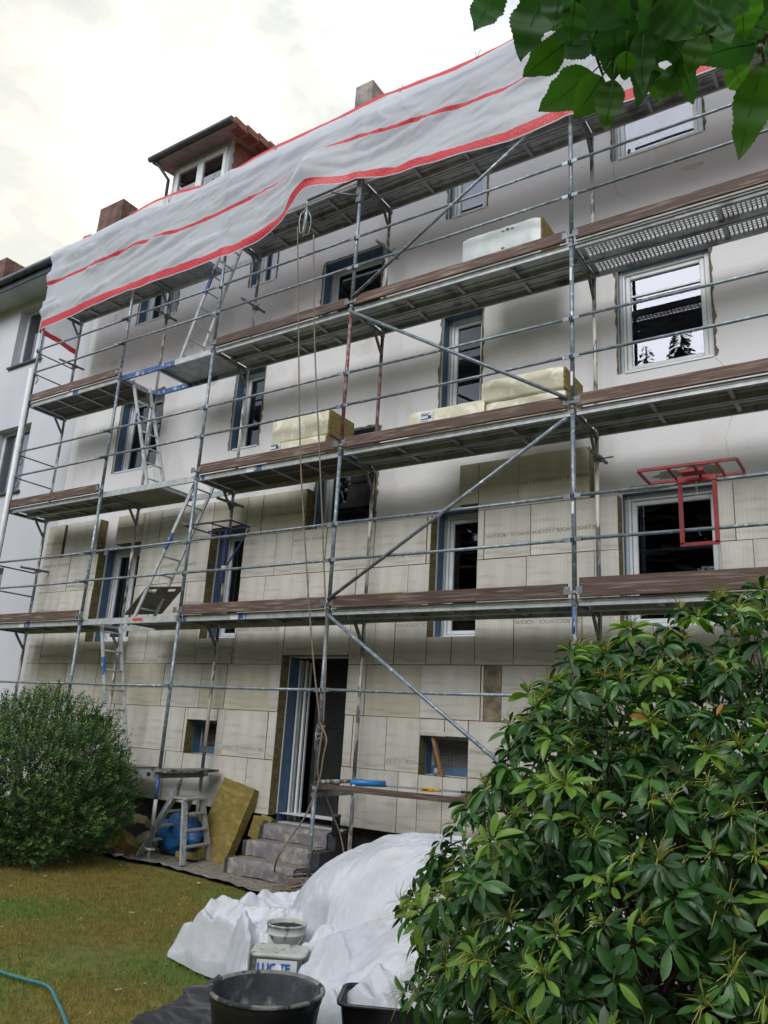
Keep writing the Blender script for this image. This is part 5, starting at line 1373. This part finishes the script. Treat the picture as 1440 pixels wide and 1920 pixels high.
# rhododendron
RC = Vector((1.84, -3.40, 0))
rhod = thing('rhododendron', 'large glossy dark green rhododendron bush filling the lower right', 'bush', RC)
rr = random.Random(12)
def bush_r(d):
    # lumpy envelope radius factor
    return 1 + .20 * noise.noise(d * 1.8 + Vector((3, 1, 7))) + .15 * noise.noise(d * 4.3)
RAD = Vector((1.27, 1.30, 1.40)); CZ = 1.0
lv, lf = leaf_geo(5, 'rhodo', .25, .22)
whorls = []
tries = 0
pts = []
while len(pts) < 2150 and tries < 200000:
    tries += 1
    d = Vector((rr.gauss(0, 1), rr.gauss(0, 1), rr.gauss(0, 1))).normalized()
    k = rr.choice((1, 1, 1, .93, .86, .76, .62)) * rr.uniform(.94, 1.05)
    p = Vector((d.x * RAD.x, d.y * RAD.y, d.z * RAD.z)) * (bush_r(d) * k * (1 - .13 * max(0, math.sin(2 * math.asin(max(0, d.z)))))) + Vector((0, 0, CZ))
    if p.z < .05: continue
    w_ = RC + p
    if (w_ - CAM).length < 1.45: continue
    if any((p - q_).length < .075 for q_ in pts[-500:]): continue
    pts.append(p)
    nd = Vector((d.x / RAD.x, d.y / RAD.y, d.z / RAD.z)).normalized()
    up = (nd * .75 + Vector((0, 0, .75)) + Vector((rr.gauss(0, .18), rr.gauss(0, .18), rr.gauss(0, .12)))).normalized()
    whorls.append((p, up, k))
AV = []; AF = []; AM = []; single = []; nv = 0
SV = []; SF = []; SM = []; sn = 0
for wi, (p, up, k) in enumerate(whorls):
    a1 = up.orthogonal().normalized(); a2 = up.cross(a1)
    size = rr.uniform(.062, .122); nl = rr.randint(9, 13); tone = rr.random(); ph0 = rr.uniform(0, 6.28)
    young = rr.random() < (.12 + .16 * max(0, up.z - .6))
    for li in range(nl):
        ph = ph0 + li * 2.4; el = rr.uniform(-.55, .35) if li < nl - 3 else rr.uniform(.2, .9)
        if young: el += .3
        dd = (a1 * math.cos(ph) + a2 * math.sin(ph)) * math.cos(el) + up * math.sin(el)
        dd = (dd + Vector((0, 0, -.22))).normalized()
        s = size * rr.uniform(.75, 1.1) * (.8 if li >= nl - 3 else 1)
        nrm = (up - dd * up.dot(dd)).normalized() if abs(up.dot(dd)) < .98 else a1
        sd_ = nrm.cross(dd); roll = rr.gauss(0, .5); nrm2 = nrm * math.cos(roll) + sd_ * math.sin(roll); sd_ = nrm2.cross(dd)
        mtx = np.array([[dd.x, sd_.x, nrm2.x], [dd.y, sd_.y, nrm2.y], [dd.z, sd_.z, nrm2.z]])
        o_ = p + dd * .015
        lv2 = lv.copy(); lv2[:, 2] += rr.uniform(-.35, .22) * lv[:, 0] ** 2 + rr.uniform(-.5, 1.2) * np.abs(lv[:, 1]); V2 = (lv2 * s * np.array([1, rr.uniform(.75, 1.2), 1])) @ mtx.T + np.array(o_)
        x = rr.random()
        mi_ = 3 if x > .994 else (2 if (young and x > .25) or (li >= nl - 3 and x > .8) else (1 if (tone > .5 and x > .35) or x > .85 else 0))
        w_ = RC + p
        dist = (w_ - CAM).length; facing = (CAM - w_).normalized().dot(Vector((p.x, p.y, p.z - CZ)).normalized())
        single.append((dist - facing * .6 - (k > .9) * .3, V2, mi_))
        AV.append(V2)
    # spiky seed stalks
    if rr.random() < .7 and k > .85:
        for si_ in range(rr.randint(12, 20)):
            ph = rr.uniform(0, 6.28); el = rr.uniform(.5, 1.35); dd = (a1 * math.cos(ph) + a2 * math.sin(ph)) * math.cos(el) + up * math.sin(el)
            L_ = rr.uniform(.045, .095); sd_ = dd.cross(Vector((rr.random(), rr.random(), 1))).normalized() * .0019
            o_ = p + up * .01; m1 = o_ + dd * L_ * .6; e1 = o_ + dd * L_ + (a1 * math.cos(ph) + a2 * math.sin(ph)) * L_ * .35 + Vector((0, 0, -.012))
            SV += [o_ - sd_, o_ + sd_, m1 + sd_, m1 - sd_, e1 + sd_ * .4, e1 - sd_ * .4]; SF += [(sn, sn + 1, sn + 2, sn + 3), (sn + 3, sn + 2, sn + 4, sn + 5)]; SM += [0, 0]; sn += 6
def inview(V2):
    c = Vector(V2.mean(0)) + RC - CAM; z = c.dot(Vector(MM[2]));
    if z <= 0: return False
    u = 720 + 1467 * c.dot(Vector(MM[0])) / z; v = 960 + 1467 * c.dot(Vector(MM[1])) / z
    return -50 < u < 1440 and 0 < v < 1920
order = sorted(range(len(single)), key=lambda i: single[i][0] + (0 if inview(single[i][1]) else 99))
solo = set(order[:300]); rest = [i for i in range(len(single)) if i not in solo]
RM = [M['rh1'], M['rh2'], M['rh3'], M['rh4']]
for i in order[:300]:
    _, V2, mi_ = single[i]; me = np_mesh('leaf', V2, lf, [0] * len(lf), [RM[mi_]], True); inst('leaf', me, rhod)
BV = np.concatenate([single[i][1] for i in rest]); nvl = len(lv)
BF = np.concatenate([lf + nvl * k_ for k_ in range(len(rest))]); BM = np.repeat([single[i][2] for i in rest], len(lf))
inst('foliage', np_mesh('foliage', BV, BF, BM, RM, True), rhod, kind='stuff')
inst('seed_stalks', np_mesh('seed_stalks', np.array([tuple(v) for v in SV]), np.array(SF), SM, [M['rhs']]), rhod, kind='stuff')
mb = MB()
for b_ in range(9):
    a = b_ * .7; p0 = Vector((.12 * math.cos(a), .12 * math.sin(a), 0)); 
    p1 = Vector((.5 * math.cos(a), .5 * math.sin(a), .6)); mb.path([p0, p0.lerp(p1, .5) + Vector((0, 0, .05)), p1], .035, 7, r2=.022)
    for wi in range(b_, len(whorls), 9):
        if wi % 5: continue
        p = whorls[wi][0]; mid = p1.lerp(p, .55) + Vector((0, 0, -.08)); mb.path([p1.lerp(p, .1) * 1.0, mid, p], .006, 4, r2=.003, cap=False)
mb.build('branches', M['bark2'], rhod)

# round shrub at left
SC = Vector((-6.82, -.98, 0))
shr = thing('round_shrub', 'dense fine-leaved dark green shrub at the left in front of the scaffold', 'shrub', SC)
rs = random.Random(21); nprng = np.random.default_rng(8)
LVs = []; LFs = []; LM = []; cnt = 0; tw = MB()
unit = np.array([(0, 0, 0), (.5, -.27, .05), (1, 0, 0), (.5, .27, .05)])
for b_ in range(5800):
    d = Vector((rs.gauss(0, 1), rs.gauss(0, 1), rs.gauss(0, 1))).normalized()
    k = rs.choice((1, 1, 1, .9, .78, .6)) * rs.uniform(.93, 1.04)
    rad = 1 + .13 * noise.noise(d * 1.6 + Vector((9, 2, 4))) + .13 * noise.noise(d * 4.5)
    p = Vector((d.x * 1.42, d.y * 1.15, d.z * 1.08)) * rad * k + Vector((0, 0, .86))
    if p.z < .03: continue
    dr = (Vector((d.x, d.y, d.z)) * .85 + Vector((0, 0, .6)) + Vector((rs.gauss(0, .4), rs.gauss(0, .4), rs.gauss(0, .2)))).normalized()
    L_ = rs.uniform(.10, .24) * (1.3 if d.z > .5 else 1); base = p - dr * L_ * .6
    if b_ % 2 == 0: tw.path([base, base + dr * L_], .0022, 3, cap=False)
    tone = rs.random()
    for li in range(17):
        t = li / 16; q_ = base + dr * L_ * t
        ax = dr.orthogonal().normalized(); az = li * 2.4 + b_; out = (ax * math.cos(az) + dr.cross(ax) * math.sin(az)); dd = (out * .8 + dr * .6).normalized(); s = rs.uniform(.026, .045)
        sd_ = dd.cross(dr).normalized(); nr = sd_.cross(dd)
        m_ = np.array([[dd.x, sd_.x, nr.x], [dd.y, sd_.y, nr.y], [dd.z, sd_.z, nr.z]])
        LVs.append((unit * s) @ m_.T + np.array(q_)); LM.append(1 if (tone > .62 and t > .4) else 0)
n = len(LVs); V_ = np.concatenate(LVs); F_ = np.arange(4 * n).reshape(n, 4)
inst('foliage', np_mesh('foliage', V_, F_, LM, [M['sh1'], M['sh2']]), shr, kind='stuff')
for b_ in range(14):
    a = b_ * .9; e_ = Vector((math.cos(a) * .8, math.sin(a) * .7, 1.2 + .3 * rs.random())); tw.path([Vector((.1 * math.cos(a), .1 * math.sin(a), 0)), e_ * .5 + Vector((0, 0, -.05)), e_], .018, 5, r2=.005)
tw.build('branches', M['bark2'], shr)

# overhanging leafy branch close to the camera
LB = [(935, -30, 888, 60, 62, 0), (1020, -20, 977, 117, 80, 0), (1078, 0, 1068, 85, 52, 0), (1140, -25, 1085, 62, 92, 1), (1056, 84, 980, 144, 60, 1), (1112, 88, 1008, 90, 58, 0), (1111, 136, 1010, 210, 72, 1), (1129, 144, 1074, 220, 72, 1),
 (1150, 150, 1135, 247, 52, 1), (1152, 5, 1147, 150, 78, 0), (1207, 50, 1205, 179, 46, 0), (1215, 90, 1192, 205, 50, 0), (1222, 120, 1234, 188, 44, 1), (1275, 90, 1301, 195, 42, 0), (1272, 120, 1235, 198, 48, 1), (1316, 62, 1290, 145, 50, 1),
 (1419, 80, 1297, 113, 74, 0), (1370, 115, 1390, 166, 50, 1), (1430, 118, 1384, 301, 66, 1), (1442, 128, 1446, 208, 40, 0), (1392, -10, 1395, 75, 62, 1), (1412, 48, 1470, 58, 34, 1), (1180, -20, 1292, 60, 84, 0), (1262, -25, 1198, 62, 84, 0),
 (1302, -20, 1248, 72, 70, 0), (1335, -15, 1318, 62, 60, 0), (1228, 0, 1302, 72, 70, 0), (1166, 58, 1262, 110, 60, 0), (1240, 60, 1292, 122, 52, 0), (1095, -25, 1180, 42, 92, 0), (1350, -25, 1405, 22, 60, 0), (1180, 60, 1160, 130, 60, 1), (1120, 60, 1170, 110, 60, 0), (1200, -30, 1130, 20, 80, 0), (1050, -30, 1040, 50, 60, 0), (1340, 30, 1370, 90, 40, 0), (1175, 95, 1172, 150, 40, 1)]
rx = random.Random(4)
for _ in range(26):
    u0 = rx.uniform(1010, 1440); v0 = rx.uniform(-70, 60) - max(0, (1100 - u0)) * .2; a = rx.uniform(-.9, .9)
    L_ = rx.uniform(75, 120); LB.append((u0, v0, u0 + L_ * math.sin(a), v0 + L_ * math.cos(a), rx.uniform(42, 66), 0 if rx.random() < .72 else 1))
br = thing('overhanging_branch', 'leafy fruit tree branch hanging into the upper right corner', 'branch', ud(1250, -60, 1.4)); B0 = ud(1250, -60, 1.4)
rb = random.Random(31)
for i, (u0, v0, u1, v1, wpx, tone) in enumerate(LB):
    dist = rb.uniform(1.25, 1.45) + (.12 if i > 36 else 0); dist2 = dist + rb.uniform(-.05, .06)
    p, q_ = ud(u0, v0, dist), ud(u1, v1, dist2); ax = (q_ - p); L_ = ax.length; ax.normalize()
    vdir = (CAM - p).normalized(); sdv = ax.cross(vdir).normalized(); nr = sdv.cross(ax); roll = rb.uniform(-.8, .8) if i > 36 else rb.uniform(-.5, .5)
    sdv, nr = sdv * math.cos(roll) + nr * math.sin(roll), nr * math.cos(roll) - sdv * math.sin(roll)
    half = wpx / 2 / 1467 * dist * .86; n = 16; mb = MB(); vs = []; fs = []
    for j in range(n * 2 + 1):
        t = j / (2 * n); w = half * (math.sin(math.pi * min(1, t ** .8)) ** .85) * (1.12 - .3 * t)
        if j % 2 and 2 < j < 2 * n - 1: w *= 1.05
        if t > .985: w = 0.0005
        bend = .06 * L_ * math.sin(math.pi * t) * (1 if i % 2 else -1); curl = .10 * half * 2
        wav = .09 * L_ * noise.noise(Vector((t * 4, i, 0)))
        c = p + ax * (L_ * t) + nr * (bend + wav)
        e1 = 1 + .3 * noise.noise(Vector((t * 5, i * 3.3, 1))) + (.03 if j % 2 else 0); e2 = 1 + .3 * noise.noise(Vector((t * 5, i * 3.3, 9))) + (.03 if j % 2 else 0)
        vs += [c - sdv * w * e1 + nr * curl * .6, c - sdv * w * .5 + nr * curl * .12, c, c + sdv * w * .5 + nr * curl * .12, c + sdv * w * e2 + nr * curl * .6]
    for j in range(2 * n):
        for k in range(4): a = j * 5 + k; fs.append((a, a + 5, a + 6, a + 1))
    mb.add([v - B0 for v in vs], fs, 0, True)
    lfo = mb.build('leaf', M['cl2'] if tone else M['cl1'], br)
    mb = MB(); mb.path([p - B0 + nr * .001, (p + q_) / 2 - B0 + nr * (.06 * L_ * (1 if i % 2 else -1) + .0012), q_ - B0 - ax * .01], .0009, 5, r2=.0003)
    mb.path([p - B0, p - B0 - ax * .02 + Vector((0, 0, .006))], .0011, 5); mb.build('midrib', M['cl2'], lfo)
mb = MB()
for pts_ in ([(880, -80), (1000, -25), (1120, -18), (1230, 10), (1330, 25), (1440, 60), (1520, 80)], [(1100, -18), (1120, 40), (1115, 90), (1130, 140)], [(1230, 10), (1210, 60), (1218, 110)], [(1330, 25), (1325, 60), (1335, 80)], [(1230, 110), (1170, 130), (1150, 150)], [(1440, 60), (1430, 90), (1435, 125)], [(1250, 5), (1270, 50), (1276, 95)], [(1500, -60), (1420, -10), (1350, 0), (1240, 60)]):
    mb.path([q_ - B0 for q_ in catm([ud(u, v, 1.36 + .02 * k) for k, (u, v) in enumerate(pts_)], 5)], .0032, 6, r2=.0018)
mb.build('twig', M['bark2'], br)
for (u, v) in ((1163, 112), (1167, 130), (1335, 66), (1425, 92), (1430, 138)):
    c = ud(u, v, 1.34) - B0; mb = MB(); mb.lathe([(0, -.006), (.004, -.005), (.0065, 0), (.005, .005), (0, .007)], 10, c); mb.build('berry', mat('unripe_berry', '454a30', '34381f', .4, 30), br)

# dark conifers behind the viewer, seen mirrored in the panes
mb = MB(); rt = random.Random(77)
for k in range(48):
    cx, cy = -46 + (k // 2) * 3.4 + rt.uniform(-1, 1), (-26 if k % 2 else -31) + rt.uniform(-1.5, 1.5); Ht = rt.uniform(13, 18) if k % 2 else (rt.uniform(22, 27) if -13 < cx < 3 else rt.uniform(15, 22))
    mb.tube((cx, cy, 0), (cx, cy, Ht), .2, 6, r2=.03)
    for j in range(600):
        t = rt.random() ** .8; z = 1 + (Ht - 1) * t; rad = (1 - t) ** .7 * rt.uniform(1.8, 3.9) + .15; a = rt.uniform(0, 6.28)
        p = Vector((cx + math.cos(a) * rad * .2, cy + math.sin(a) * rad * .2, z)); e_ = Vector((cx + math.cos(a) * rad, cy + math.sin(a) * rad, z - .35 * rad)); sdv = Vector((-math.sin(a), math.cos(a), 0)) * rad * .28
        mb.add([p, e_ - sdv, e_ + Vector((0, 0, -.1)), e_ + sdv], [(0, 1, 2, 3)])
o = mb.build('tree_belt', M['conif']); tag(o, 'row of dark conifers across the garden, mirrored in the window panes', 'trees', kind='stuff')
